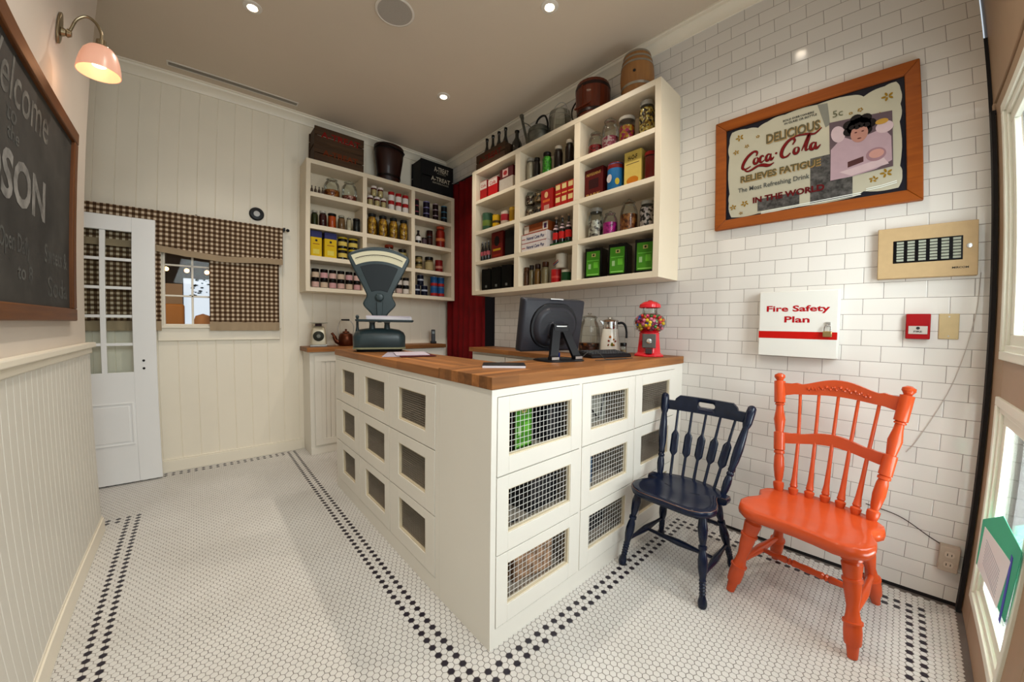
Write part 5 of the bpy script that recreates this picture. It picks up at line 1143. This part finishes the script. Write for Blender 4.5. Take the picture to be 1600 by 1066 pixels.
bm = NB(); tube(bm, spline([(2.517, .035, .395), (2.510, -.10, .375), (2.512, -.22, .31), (2.516, -.30, .27), (2.516, -.325, .24)], 8), .0022, 6); tag(mk('cable', bm, cm('3a2c28')), 'thin dark cable running down the tiles to the power outlet', 'cable')
bm = NB(); tube(bm, spline([(2.518, -.315, 1.56), (2.517, -.300, 1.35), (2.517, -.24, 1.05), (2.517, -.14, .78), (2.517, -.10, .70)], 8), .0016, 6); tag(mk('cable', bm, cm('c8c0b8')), 'thin white cable hanging below the beige alarm panel', 'cable')
# ------------------------------------------------------------------ chalkboard and sconce on the left wall
cb = thing('chalkboard', 'wood framed chalkboard with chalk writing on the left wall', 'chalkboard', mat=frameM((XL+0.0005, 1.94, 1.776), (0, 1, 0), (0, 0, 1)))
hw, hh, fw_ = .86, .486, .062
bm = NB()
for s_ in (1, -1):
    box(bm, -hw, hw, min(s_*hh, s_*(hh-fw_)), max(s_*hh, s_*(hh-fw_)), 0, .030); mk('frame_rail', bm, boardwood, cb, bevel=.006, seg=3); bm = NB()
bm.free()
stile_wood = wood('board_frame_wood_y', (0.20, 0.070, 0.015), (0.075, 0.022, 0.005), 'y', .5, None, 0.0)
bm = NB()
for s_ in (1, -1): box(bm, min(s_*hw, s_*(hw-fw_)), max(s_*hw, s_*(hw-fw_)), -hh+fw_, hh-fw_, 0, .029); mk('frame_stile', bm, stile_wood, cb, bevel=.005, seg=3); bm = NB()
bm.free()
bm = NB(); box(bm, -hw+.05, hw-.05, -hh+.05, hh-.05, .001, .012); mk('board', bm, mat('chalkboard_slate', (.018, .016, .014), .8, col2=(.050, .046, .040), nscale=3.5), cb, smooth=False)
chalk = mat('chalk', (.30, .29, .27), .95, noise=.6, nscale=14); chalk2 = mat('faint_chalk', (.12, .12, .11), .95, noise=.6, nscale=20)
def chalktext(tx, w_, h_, y, z, m_=chalk, b_=.01): text('chalk_writing', tx, w_, h_, m_, cb, y-1.94, z-1.776, .0124, b_)
chalktext('Welcome', .76, .15, 1.975, 2.105, mat('soft_chalk', (.20, .19, .17), .95, noise=.6, nscale=16), .005)
chalktext('to', .10, .055, 1.935, 1.990, chalk2); chalktext('the', .12, .05, 1.965, 1.930, chalk2)
chalktext('HUDSON', .98, .17, 1.86, 1.785, chalk, .03)
chalktext('Open Daily', .30, .09, 2.02, 1.56, chalk2, .01); chalktext('to 8', .16, .06, 2.12, 1.47, chalk2, .01)
chalktext('Sweets &', .34, .08, 2.52, 1.58, chalk2, .01); chalktext('Soda', .30, .09, 2.54, 1.44, chalk2, .01); chalktext('Est. 1880', .34, .08, 1.70, 1.50, chalk2, .01)
sc_ = thing('wall_sconce', 'brass wall lamp with curved arm and glowing pink glass shade', 'wall lamp', mat=frameM((XL+0.0005, 2.415, 2.595), (0, 1, 0), (0, 0, 1)))
bmetal = mat('aged_brass', (.30, .24, .15), .3, .9)
bm = NB(); prism(bm, disc(0, 0, .036, .072, 28), 0, .012); mk('back_plate', bm, bmetal, sc_, bevel=.004)
bm = NB(); lathe(bm, [(.017, .010), (.020, .016), (.014, .030), (.020, .036), (.012, .050), (0, .052)], 18, cap=False, M=Matrix.Translation((0, -.015, 0))); mk('boss', bm, bmetal, sc_)
bm = NB(); tube(bm, spline([(0, -.015, .040), (0, .010, .046), (0, .060, .062), (0, .088, .095), (0, .070, .130), (0, .030, .152), (0, .000, .155)], 8), .0065, 10); mk('arm', bm, bmetal, sc_)
bm = NB(); Mr_ = Matrix.Translation((0, 0, .155)) @ Matrix.Rotation(-PI/2, 4, 'X')
lathe(bm, [(.008, -.016), (.020, -.010), (.020, .012), (.034, .020), (.036, .028), (.012, .030)], 22, cap=False, M=Matrix.Translation((0, -.018, .155)) @ Matrix.Rotation(PI/2, 4, 'X')); mk('shade_holder', bm, bmetal, sc_)
m, t, b = nodes('lit_glass_shade'); N_ = t.nodes; b.inputs['Base Color'].default_value = (.55, .38, .30, 1); b.inputs['Roughness'].default_value = .3
b.inputs['Emission Color'].default_value = (1.0, .36, .20, 1); b.inputs['Emission Strength'].default_value = .42
shm = m
pr = [(.032, .026), (.050, .032), (.064, .050), (.074, .080), (.081, .115), (.084, .145), (.081, .145), (.078, .114), (.071, .082), (.061, .053), (.048, .036), (.034, .030)]
bm = NB(); lathe(bm, pr, 36, cap=False, M=Matrix.Translation((0, -.018, .155)) @ Matrix.Rotation(PI/2, 4, 'X')); mk('lamp_shade', bm, shm, sc_)
bm = NB(); lathe(bm, [(0, .03), (.014, .035), (.018, .06), (.030, .085), (.026, .110), (0, .122)], 20, cap=False, M=Matrix.Translation((0, -.018, .155)) @ Matrix.Rotation(PI/2, 4, 'X')); mk('bulb', bm, mat('sconce_bulb', (1, .8, .5), .4, emit=(1, .68, .35), es=9), sc_)
l = bpy.data.lights.new('sconce_glow', 'POINT'); l.energy = 0.45; l.color = (1, .55, .30); l.shadow_soft_size = .03
o = link(bpy.data.objects.new('sconce_glow', l)); o.location = (XL+.155, 2.415, 2.40)
# ------------------------------------------------------------------ ceiling fixtures
trimm = mat('light_trim', (.75, .70, .62), .4); lampm = mat('downlight_lamp', (1, .9, .75), .3, emit=(1.0, .82, .60), es=22)
nm = ['at the left of the ceiling above the boarded wall', 'nearest the tiled wall sign', 'above the corner between the shelf units', 'behind the chairs beside the tiled wall', 'over the middle of the floor', 'over the shop front on the left']
for (x, y), n_ in zip(DOWN, nm):
    t_ = thing('recessed_light', 'round recessed ceiling light ' + n_, 'ceiling light', (x, y, ZC), 0, 'recessed ceiling lights')
    bm = NB(); lathe(bm, [(.030, -.0005), (.032, -.010), (.055, -.006), (.058, -.0003)], 32, cap=False); mk('trim_ring', bm, trimm, t_)
    bm = NB(); lathe(bm, [(.028, -.004), (.020, -.006), (0, -.006)], 24, cap=False); mk('lamp', bm, lampm, t_)
t_ = thing('ceiling_speaker', 'round grilled speaker flush in the ceiling', 'speaker', (.985, 2.30, ZC))
bm = NB(); lathe(bm, [(.125, -.0003), (.128, -.006), (.118, -.010), (.112, -.008)], 40, cap=False); mk('rim', bm, trimm, t_)
bm = NB(); lathe(bm, [(.112, -.008), (.06, -.007), (0, -.006)], 40, cap=False); mk('grille', bm, mat('speaker_grille', (.42, .38, .33), .8, bump=.8, bscale=300), t_)
t_ = thing('ceiling_vent', 'long slim slot diffuser in the ceiling along the boarded wall', 'vent', (.238, 3.900, ZC))
bm = NB(); ring(bm, -.49, .49, -.035, .035, .010, 0, .006); bmesh.ops.transform(bm, matrix=Matrix.Rotation(-PI/2, 4, 'X'), verts=bm.verts); bmesh.ops.translate(bm, vec=(0, 0, 0), verts=bm.verts)
for v_ in bm.verts: v_.co.z = -abs(v_.co.z)-.0003
mk('frame', bm, trimm, t_, smooth=False)
bm = NB(); box(bm, -.48, .48, -.025, .025, -.003, -.001); mk('slot', bm, mat('slot_grey', (.12, .10, .08), .7), t_, smooth=False)
bm = NB(); box(bm, -.48, .48, .002, .016, -.006, -.0035); box(bm, -.48, .48, -.020, -.006, -.006, -.0035); mk('blade', bm, mat('vent_blade', (.30, .27, .22), .6), t_, smooth=False)
# ------------------------------------------------------------------ things on the counter
WT = 1.0945; WL = 1.0905
slate = mat('grey_blue_enamel', (.026, .042, .046), .33, noise=.15, nscale=14, spec=.35)
sc = thing('counter_scale', 'tall grey green enamel shop scale with fan dial on the counter', 'scale', (1.025, 2.600, WL+.0005), math.radians(-21.5))
bm = NB(); n = 9; lay = []
def lay_loops(bm, loops):
    rs = [[bm.verts.new(p) for p in lp] for lp in loops]
    for a, b_ in zip(rs, rs[1:]):
        k = len(a)
        for i in range(k): bm.faces.new((a[i], a[(i+1) % k], b_[(i+1) % k], b_[i]))
    bm.faces.new(rs[0]); bm.faces.new(rs[-1])
def rr3(w_, d_, r_, z): return [(x, y, z) for x, y in rrect(w_, d_, r_, 6)]
lay_loops(bm, [rr3(.335, .235, .05, .022), rr3(.350, .250, .055, .030), rr3(.352, .252, .06, .11), rr3(.330, .232, .07, .138), rr3(.27, .19, .07, .158), rr3(.15, .11, .05, .168)])
mk('base_housing', bm, slate, sc, ang=50)
bm = NB(); lay_loops(bm, [rr3(.356, .256, .058, .020), rr3(.356, .256, .058, .032)]); mk('base_trim', bm, cm('8a8a70', .4), sc)
bm = NB(); lay_loops(bm, [rr3(.30, .20, .05, 0), rr3(.32, .22, .05, .021)]); mk('foot', bm, blackpl, sc)
for x in (-.05, .05): bm = NB(); lathe(bm, [(.022, .155), (.018, .20), (.022, .212), (0, .212)], 16, cap=False, M=Matrix.Translation((x, -.06, 0))); mk('plate_support', bm, slate, sc)
bm = NB(); turned(bm, (-.150, -.01, .140), (-.150, -.01, .262), [(0, .014), (.3, .009), (.8, .009), (.9, .013), (1, .006)], 14); mk('side_post', bm, slate, sc)
bm = NB(); lay_loops(bm, [rr3(.37, .145, .02, .213), rr3(.385, .155, .025, .219), rr3(.385, .155, .025, .228), rr3(.37, .145, .02, .230)]); bmesh.ops.translate(bm, vec=(.035, -.092, 0), verts=bm.verts); mk('weighing_plate', bm, slate, sc, ang=50)
fan = [(-.035, .225), (-.060, .275), (-.105, .325), (-.112, .355), (-.090, .400), (-.100, .440), (-.160, .560), (-.205, .655), (-.212, .690), (-.190, .715), (-.10, .752), (0, .765), (.10, .752), (.190, .715), (.212, .690), (.205, .655), (.160, .560), (.100, .440), (.090, .400), (.112, .355), (.105, .325), (.060, .275), (.035, .225)]
fan = [(p.x, p.y) for p in spline([(x, z, 0) for x, z in fan], 3)]
bm = NB(); prism(bm, fan, -.075, -.015, M=STAND); mk('fan_head', bm, slate, sc, bevel=.010, seg=3, ang=50)
def arcband(r0_, r1_, a, zc, n=20): return [(r1_*math.sin(-a+2*a*i/n), zc+r1_*math.cos(-a+2*a*i/n)) for i in range(n+1)]+[(r0_*math.sin(a-2*a*i/n), zc+r0_*math.cos(a-2*a*i/n)) for i in range(n+1)]
MF = Matrix.Translation((0, .0148, 0)) @ STAND
bm = NB(); prism(bm, arcband(.355, .430, math.radians(26.5), .305), -.0005, .0015, M=MF); mk('dial_window', bm, mat('dial_cream', (.62, .58, .40), .5), sc, smooth=False)
bm = NB(); prism(bm, arcband(.396, .401, math.radians(24), .305), .0016, .0022, M=MF)
for i in range(31): a = math.radians(-24+48*i/30); box(bm, -.0006, .0006, 0, .010, .0016, .0022, M=MF @ Matrix.Translation((.385*math.sin(a), .305+.385*math.cos(a), 0)) @ Matrix.Rotation(-a, 4, 'Z'))
mk('dial_marks', bm, cm('3a2a1a'), sc, smooth=False)
bm = NB(); r2 = [(r_, z) for r_, z in arcband(.14, .335, math.radians(23), .305)]; prism(bm, r2, -.001, .003, M=MF); mk('face_panel', bm, mat('dark_enamel', (.014, .019, .022), .45, spec=.2), sc, bevel=.002)
bm = NB(); lathe(bm, [(.030, 0), (.030, .018), (.022, .028), (0, .032)], 24, cap=False, M=Matrix.Translation((0, .015, .395)) @ Matrix.Rotation(PI/2, 4, 'X')); mk('hub', bm, slate, sc)
bm = NB(); prism(bm, [(-.016, .21), (.016, .21), (.022, .36), (-.022, .36)], .0, .018, M=MF); mk('neck_rib', bm, slate, sc, bevel=.004)
pap = mat('paper_white', (.70, .68, .72), .7, noise=.05); papp = mat('paper_lilac', (.52, .45, .52), .7, noise=.1)
for k, (w_, d_, a, c_, la) in enumerate(((.30, .135, 1.5, pap, 'stack of white papers lying on the plate of the counter scale'), (.29, .13, -2, papp, 'loose lilac sheets on top of the paper stack on the scale'))):
    bm = NB()
    for q in range(9 if k == 0 else 3):
        Mq = Matrix.Rotation(math.radians(a+random.uniform(-1.2, 1.2)), 4, 'Z'); box(bm, -w_/2+random.uniform(-.006, .006), w_/2, -d_/2, d_/2+random.uniform(-.004, .004), q*.0022, q*.0022+.0018, M=Mq)
    o = mk('paper_stack', bm, c_, None, smooth=False); o.matrix_world = Matrix.Translation((1.025, 2.600, WL)) @ Matrix.Rotation(math.radians(-21.5), 4, 'Z') @ Matrix.Translation((.062, -.094, .2308+k*.0201)); tag(o, la, 'papers')
for x, y, w_, d_, a, z, c_, la in ((1.040, 2.20, .36, .26, 62, 0, cm('b0a8b4', .6), 'greyish magazine on the wooden worktop in front of the scale'), (1.055, 2.11, .28, .21, 75, .0032, cm('5a1a22', .5), 'dark red booklet lying partly on the magazine'), (1.060, 2.17, .27, .20, 70, .0062, papp, 'pale pink sheet on top of the dark red booklet')):
    bm = NB(); box(bm, -w_/2, w_/2, -d_/2, d_/2, 0, .0028); o = mk('magazine', bm, c_, None, smooth=False); o.location = (x, y, WL+.0005+z); o.rotation_euler = (0, 0, math.radians(a)); tag(o, la, 'papers')
# monitor
mon = thing('computer_monitor', 'black computer monitor seen from behind on its angled stand', 'monitor', (1.555, 1.385, 0), math.radians(-11.5))
mb = mat('monitor_plastic', (.006, .006, .008), .42, spec=.25); mb2 = mat('monitor_back_grey', (.022, .022, .028), .42, spec=.25)
TM = Matrix.Translation((0, 0, 1.298)) @ Matrix.Rotation(math.radians(9), 4, 'X')
bm = NB(); lay_loops(bm, [[(x, y, z) for x, z in rrect(w_, h_, r_, 5)] for y, w_, h_, r_ in ((-.030, .415, .285, .012), (-.022, .432, .305, .014), (.018, .436, .310, .014), (.022, .430, .304, .012))]); bmesh.ops.transform(bm, matrix=TM, verts=bm.verts); mk('casing', bm, mb2, mon, ang=50)
bm = NB(); box(bm, -.205, .205, .0222, .0226, -.138, .140, M=TM); mk('screen', bm, mat('dark_screen', (.01, .012, .015), .1), mon, smooth=False)
bm = NB(); lay_loops(bm, [[(x, y, z+.0) for x, z in rrect(w_, h_, r_, 8)] for y, w_, h_, r_ in ((-.030, .330, .262, .125), (-.040, .322, .255, .122))]); bmesh.ops.transform(bm, matrix=TM, verts=bm.verts); mk('back_rim', bm, mb, mon, ang=50)
bm = NB(); lay_loops(bm, [[(x, y, z-.004) for x, z in rrect(w_, h_, r_, 8)] for y, w_, h_, r_ in ((-.040, .292, .230, .110), (-.062, .270, .208, .100), (-.066, .24, .18, .088))]); bmesh.ops.transform(bm, matrix=TM, verts=bm.verts); bk_ = mk('back_dome', bm, mb2, mon, ang=50)
bm = NB()
for i in range(16):
    z = -.045+i*.0088; w_ = .118*math.sqrt(max(0, 1-((z+.004)/.104)**2))
    if w_ > .03: box(bm, -w_, w_, -.0672, -.0655, z, z+.003, M=TM)
mk('vent_slots', bm, blackm, bk_, smooth=False)
bm = NB(); lay_loops(bm, [[(x, y, z-.022) for x, z in rrect(w_, h_, r_, 6)] for y, w_, h_, r_ in ((-.066, .130, .105, .035), (-.074, .118, .095, .032))]); bmesh.ops.transform(bm, matrix=TM, verts=bm.verts); mk('mount_plate', bm, mb2, mon, ang=50)
bm = NB(); box(bm, -.045, .045, -.034, -.012, .152, .158, M=TM); mk('silver_tab', bm, steel, mon, smooth=False)
# stand of two splayed bars
bm = NB()
for s_ in (-1, 1):
    for (x0_, x1_) in ((s_*.026, s_*.082),):
        a = [(x0_-.027, -.098, 1.290), (x0_+.027, -.098, 1.290), (x1_+.026, -.150, 1.112), (x1_-.026, -.150, 1.112)]
        f0 = [bm.verts.new(p) for p in a]; f1 = [bm.verts.new((p[0], p[1]+.020, p[2])) for p in a]
        bm.faces.new(f0); bm.faces.new(f1)
        for i in range(4): bm.faces.new((f0[i], f0[(i+1) % 4], f1[(i+1) % 4], f1[i]))
    tube(bm, [(s_*.082-.026, -.142, 1.1125), (s_*.082+.026, -.142, 1.1125)], .017, 16)
mk('stand_leg', bm, mb, mon, ang=40)
bm = NB(); box(bm, -.052, .052, -.105, -.066, 1.255, 1.305); mk('hinge', bm, mb, mon, bevel=.006)
bm = NB(); box(bm, -.036, .036, -.1062, -.105, 1.288, 1.294); mk('hinge_strip', bm, steel, mon, smooth=False)
bm = NB(); lay_loops(bm, [rr3(.27, .20, .06, WT+.0005), rr3(.27, .20, .06, WT+.006), rr3(.25, .18, .06, WT+.010)]); bmesh.ops.translate(bm, vec=(0, -.080, 0), verts=bm.verts); mk('base', bm, mb, mon, ang=50)
bm = NB()
for s_ in (-1, 1): box(bm, s_*.082-.024, s_*.082+.024, -.1600, -.1588, 1.108, 1.122)
mk('chrome_cap', bm, steel, mon, smooth=False)
bm = NB(); box(bm, -.030, .030, -.012, .012, 0, .030); o = mk('stapler', bm, cm('1c3a8a', .35), None, bevel=.004); o.location = (1.575, 1.365, WT+.0110); o.rotation_euler = (0, 0, -.3)
tag(o, 'small blue box behind the legs of the monitor stand', 'box'); o.name = 'small_box'
t_ = thing('notepad', 'small white notepad with dark cover left of the monitor stand', 'notepad', (1.085, 1.260, WT+.0005), math.radians(-40))
bm = NB(); box(bm, -.100, .100, -.065, .065, 0, .010); mk('pages', bm, pap, t_, smooth=False)
bm = NB(); box(bm, -.101, .101, -.066, .066, .0102, .012); mk('cover', bm, blackpl, t_, smooth=False)
for k, pts in enumerate(([(1.70, 1.345, WT+.004), (1.78, 1.34, WT+.03), (1.86, 1.335, WT+.045), (1.93, 1.33, WT+.02), (1.97, 1.29, WT+.004), (2.02, 1.20, WT+.0035), (1.95, 1.15, WT+.0035)], [(1.70, 1.22, WT+.0035), (1.80, 1.19, WT+.0035), (1.92, 1.17, WT+.0035), (2.00, 1.20, WT+.0035)])):
    if k == 0: pts = [(1.71, 1.28, WT+.004), (1.75, 1.27, WT+.035), (1.79, 1.25, WT+.05), (1.82, 1.22, WT+.03), (1.83, 1.19, WT+.004), (1.90, 1.16, WT+.0035), (1.99, 1.15, WT+.0035)]
    if k == 1: pts = [(1.71, 1.18, WT+.0035), (1.80, 1.15, WT+.0035), (1.92, 1.13, WT+.0035), (2.05, 1.14, WT+.0035)]
    bm = NB(); tube(bm, spline(pts, 8), .0022, 6); tag(mk('cable', bm, cm('4a4844')), ('thin grey cable looping up beside the monitor stand', 'thin grey cable lying flat in front of the keyboard')[k], 'cable')
kb = thing('keyboard', 'flat black keyboard standing between the monitor and gumball machine', 'keyboard', (1.985, 1.300, WT+.0005), math.radians(-13.5))
bm = NB(); prism(bm, [(-.070, .0), (.075, .0), (.075, .040), (-.060, .022), (-.070, .012)], -.165, .165, M=Matrix(((0, 0, 1, 0), (1, 0, 0, 0), (0, 1, 0, 0), (0, 0, 0, 1)))); mk('casing', bm, mb, kb, bevel=.002)
bm = NB()
for r_ in range(5):
    for c_ in range(14):
        y = -.050+r_*.024; zz = .0235+(y+.06)*.135
        box(bm, -.150+c_*.0215, -.132+c_*.0215, y, y+.018, zz, zz+.004)
mk('keys', bm, mat('key_plastic', (.03, .03, .033), .5), kb, smooth=False)
jar('small spice jar with black lid at the right end of the keyboard', 2.185, 1.285, WT, .042, .088, '9a8468', '14100e', .6, 'straight', lidh=.25)
# gumball machine
gm = thing('gumball_machine', 'small red gumball machine with glass globe at the end of the counter', 'gumball machine', (2.305, 1.165, WT+.0005), math.radians(-63))
gred = mat('gumball_red', (.62, .008, .018), .22, coat=.5)
bm = NB(); lay_loops(bm, [[(r_*math.cos(PI/8+k*PI/4), r_*math.sin(PI/8+k*PI/4), z) for k in range(8)] for r_, z in ((.098, 0), (.098, .012), (.085, .020), (.078, .026), (.066, .150), (.070, .158), (.056, .166))]); mk('body', bm, gred, gm, bevel=.003, ang=30)
bm = NB(); box(bm, -.042, .042, -.086, -.060, .060, .152); mk('coin_plate', bm, mat('cast_metal', (.12, .11, .10), .4, .7), gm, bevel=.003)
bm = NB(); lathe(bm, [(.016, 0), (.016, .006), (.008, .008), (0, .008)], 18, cap=False, M=Matrix.Translation((0, -.086, .105)) @ Matrix.Rotation(PI/2, 4, 'X')); box(bm, -.016, .016, -.104, -.092, .101, .109); mk('crank', bm, chrome, gm)
bm = NB(); box(bm, -.020, .020, -.094, -.070, .022, .055); mk('chute', bm, mat('dark_chute', (.03, .01, .01), .4), gm, bevel=.002)
GZ = .228
bm = NB(); lathe(bm, [(.056, .166), (.085, .180), (.101, .212), (.102, .235), (.090, .262), (.062, .283), (.048, .290), (.046, .300), (.046, .330)], 32, cap=False); mk('glass_globe', bm, gl_jar, gm)
bm = NB(); lathe(bm, [(.066, .326), (.070, .330), (.066, .350), (.045, .366), (.018, .372), (.012, .378), (0, .380)], 30, cap=False); mk('lid', bm, gred, gm)
bm = NB(); lathe(bm, [(.060, .164), (.074, .170), (.060, .176)], 30, cap=False); mk('collar', bm, gred, gm)
cols = ['d01828', 'e04070', 'f8dc20', '2868d8', '208a3a', 'f07020', 'f8dc20', '8a1a5a', 'f08aa8']
gb = NB(); mats = [cm(c_, .25, 0, .5) for c_ in cols]; pts_ = []
tries = 0
while len(pts_) < 110 and tries < 20000:
    tries += 1
    z = random.uniform(.182, .272); R_ = (.101*math.sqrt(max(0, 1-((z-.225)/.062)**2*.55)))-.013
    a = random.uniform(0, 2*PI); r_ = R_*math.sqrt(random.uniform(.35, 1)); p = Vector((r_*math.cos(a), r_*math.sin(a), z))
    if all((p-q).length > .0195 for q in pts_): pts_.append(p)
for i, p in enumerate(pts_): ball(gb, p, .0118, i*7 % len(cols), 2)
o = mk('gumballs', gb, mats); o.matrix_world = Matrix.Translation((2.305, 1.165, WT+.0005)) @ Matrix.Rotation(math.radians(-63), 4, 'Z'); tag(o, 'multicoloured gumballs filling the glass globe', 'gumballs', kind='stuff')
# ------------------------------------------------------------------ things on the back worktops
jar('large glass storage jar with glass lid on the worktop behind the monitor', 2.375, 1.700, TZ, .168, .345, '', 'glass', .34, 'candy', fm=speckle('brown_twists', [rgb('5a2c12'), rgb('2a1408'), rgb('a8642a'), rgb('3a1c0c')], 45))
pt = thing('coffee_pot', 'white percolator with floral print, steel collar and black handle', 'coffee pot', (2.385, 1.515, TZ+.0005), math.radians(-50))
bm = NB(); lathe(bm, [(0, 0), (.070, 0), (.074, .006), (.072, .08), (.058, .215), (.055, .222)], 32, cap=False); mk('body', bm, mat('pot_white', (.72, .69, .60), .18, coat=.5), pt)
bm = NB(); lathe(bm, [(.056, .218), (.058, .226), (.055, .275), (.060, .282), (.052, .290), (.020, .298), (.016, .308), (0, .310)], 32, cap=False); mk('steel_collar', bm, chrome, pt)
bm = NB(); prism(bm, [(-.050, .275), (-.085, .288), (-.082, .280), (-.052, .240)], -.014, .014, M=STAND); mk('spout', bm, chrome, pt, bevel=.003)
bm = NB(); tube(bm, spline([(.050, 0, .262), (.085, 0, .266), (.108, 0, .245), (.118, 0, .20), (.120, 0, .15)], 8), [.010]*8+[.009]*12+[.008]*13, 10); mk('handle', bm, blackpl, pt)
bm = NB(); fc = []
for i in range(10): a = -PI/2+.05+random.uniform(-.42, .42); z = random.uniform(.09, .16); ball(bm, (.0675*math.cos(a)*(1-.6*(z-.08)), .0675*math.sin(a)*(1-.6*(z-.08)), z), random.uniform(.007, .013), i % 3, 1)
mk('floral_print', bm, [cm('b06a20'), cm('6a6a20'), cm('8a2a14')], pt)
ks = thing('kitchen_scale', 'old cream kitchen scale with round dial on the back worktop', 'kitchen scale', (.935, 3.945, TZ+.0005), math.radians(-13))
crm = mat('cream_enamel', (.48, .42, .30), .3, .3)
bm = NB(); lay_loops(bm, [[(x, y*.75, z) for x, y in rrect(w_, w_, .02, 5)] for w_, z in ((.150, .022), (.146, .05), (.128, .16), (.105, .195), (.07, .205))]); mk('body', bm, crm, ks, ang=50)
bm = NB(); box(bm, -.078, .078, -.06, .06, 0, .020); mk('base', bm, mat('dull_chrome', (.4, .4, .38), .3, .9), ks, bevel=.004)
bm = NB(); lathe(bm, [(.050, 0), (.050, .006), (.044, .010), (0, .010)], 28, cap=False, M=Matrix.Translation((0, -.052, .105)) @ Matrix.Rotation(PI/2-.08, 4, 'X')); mk('dial', bm, cm('3a3c34', .3), ks)
bm = NB(); lathe(bm, [(.018, .010), (.018, .012), (0, .012)], 20, cap=False, M=Matrix.Translation((0, -.052, .105)) @ Matrix.Rotation(PI/2-.08, 4, 'X')); mk('dial_centre', bm, cm('7a7c70', .3), ks)
bm = NB(); box(bm, -.030, .030, -.02, .02, .204, .228); mk('plate_stem', bm, cm('3a1412'), ks, bevel=.003)
bm = NB(); lathe(bm, [(.02, .228), (.085, .236), (.087, .241), (0, .238)], 30, cap=False); mk('weighing_plate', bm, gl_jar if False else mat('pale_plate', (.5, .5, .42), .3), ks)
kt = thing('kettle', 'old copper kettle with black handle on the back worktop', 'kettle', (1.200, 3.950, TZ+.0005), math.radians(-16))
cop = mat('copper', (.16, .045, .020), .30, .85, noise=.35, nscale=12)
bm = NB(); lathe(bm, [(0, 0), (.068, 0), (.073, .008), (.070, .10), (.060, .125), (.035, .138), (.033, .142), (.030, .150), (.010, .156), (.009, .168), (.012, .174), (0, .178)], 30, cap=False); mk('body', bm, cop, kt)
bm = NB(); tube(bm, spline([(-.060, 0, .03), (-.095, 0, .055), (-.115, 0, .105), (-.135, 0, .135)], 6), [.024]*6+[.019]*6+[.013]*7, 12); mk('spout', bm, cop, kt)
bm = NB(); tube(bm, spline([(-.066, 0, .11), (-.075, 0, .19), (-.045, 0, .268), (.03, 0, .27), (.072, 0, .21), (.068, 0, .11)], 8), .0035, 8); mk('bail', bm, steel, kt)
bm = NB(); tube(bm, [(-.045, 0, .272), (.035, 0, .272)], [.008, .010], 12); mk('grip', bm, blackpl, kt)
ph = thing('cordless_phone', 'black cordless phone upright in its cradle beside the curtain', 'phone', (2.225, 3.950, TZ+.0005), -.4)
bm = NB(); box(bm, -.035, .035, -.03, .04, 0, .03); mk('cradle', bm, blackpl, ph, bevel=.006)
bm = NB(); box(bm, -.024, .024, -.012, .014, .02, .175, M=Matrix.Rotation(-.12, 4, 'X')); mk('handset', bm, mb2, ph, bevel=.008)
bm = NB(); box(bm, -.017, .017, -.0135, -.012, .12, .150, M=Matrix.Rotation(-.12, 4, 'X')); mk('display', bm, cm('3a4238', .2), ph, smooth=False)
# ------------------------------------------------------------------ goods stored inside the counter behind the mesh
green_tin('black tea tin with green label behind the upper left mesh door', 1.030, CY+.110, .7525, .10, None, .135)
jb = mat('junk_black', (.010, .010, .012), .5)
def lump(label, cat, name, x, y, z, w_, d_, h_, m_, a=0, bev=.006):
    bm = NB(); box(bm, -w_/2, w_/2, -d_/2, d_/2, 0, h_); o = mk(name, bm, m_, None, bevel=bev); o.location = (x, y, z+.0005); o.rotation_euler = (0, 0, a); return tag(o, label, cat)
lump('black electrical box behind the upper left mesh door', 'box', 'power_supply', 1.250, CY+.12, .7525, .12, .12, .165, jb, .2)
lump('black flat box beside the green labelled tin', 'box', 'small_box', 1.150, CY+.17, .7525, .070, .10, .075, jb, -.1)
lump('dark tin standing at the left end behind the upper left mesh door', 'tin', 'square_tin', .893, CY+.16, .7525, .070, .10, .19, darkm, .1)
lump('black printer behind the middle left mesh door', 'printer', 'receipt_printer', 1.200, CY+.15, .4455, .20, .15, .165, jb, .1)
bm = NB(); tube(bm, [(1.00+.065*math.cos(a*PI/9), CY+.055+.01*math.sin(a*PI/9), .515+.05*math.sin(a*PI/9)) for a in range(15)], .0035, 6); tag(mk('cable', bm, jb), 'black cable loop behind the middle left mesh door', 'cable')
mapm = mat('printed_bag', (.52, .30, .17), .7, noise=.75, nscale=22)
bg = lump('tan printed paper bag behind the lower left mesh door', 'paper bag', 'paper_bag', 1.150, CY+.12, .1355, .22, .10, .225, mapm, -.15, .012)
lump('brown carton at the left end behind the lower left mesh door', 'box', 'carton', .932, CY+.20, .1355, .15, .13, .16, cm('5a4432'), .2)
wb = thing('shopping_bag', 'pale grey bag with dark strap behind the second upper mesh door', 'bag', (1.640, CY+.17, .7525), 0)
bm = NB(); lay_loops(bm, [rr3(.30, .10, .04, 0), rr3(.31, .12, .05, .10), rr3(.28, .08, .03, .21)]); mk('body', bm, cm('9a9a90'), wb, ang=60)
bm = NB(); tube(bm, spline([(-.12, -.055, .17), (-.02, -.063, .08), (.04, -.066, .03), (.07, -.066, .08), (.11, -.06, .18)], 6), .0042, 6); mk('strap', bm, jb, wb)
lump('blue carton behind the second middle mesh door', 'box', 'carton', 1.560, CY+.11, .4455, .035, .08, .20, cm('2a5a80'), .3)
lump('grey carton behind the second middle mesh door', 'box', 'carton', 1.700, CY+.19, .4455, .18, .12, .17, cm('5a5450'), .1)
lump('black case behind the second lower mesh door', 'case', 'case', 1.640, CY+.18, .1355, .27, .15, .19, jb, .05, .02)
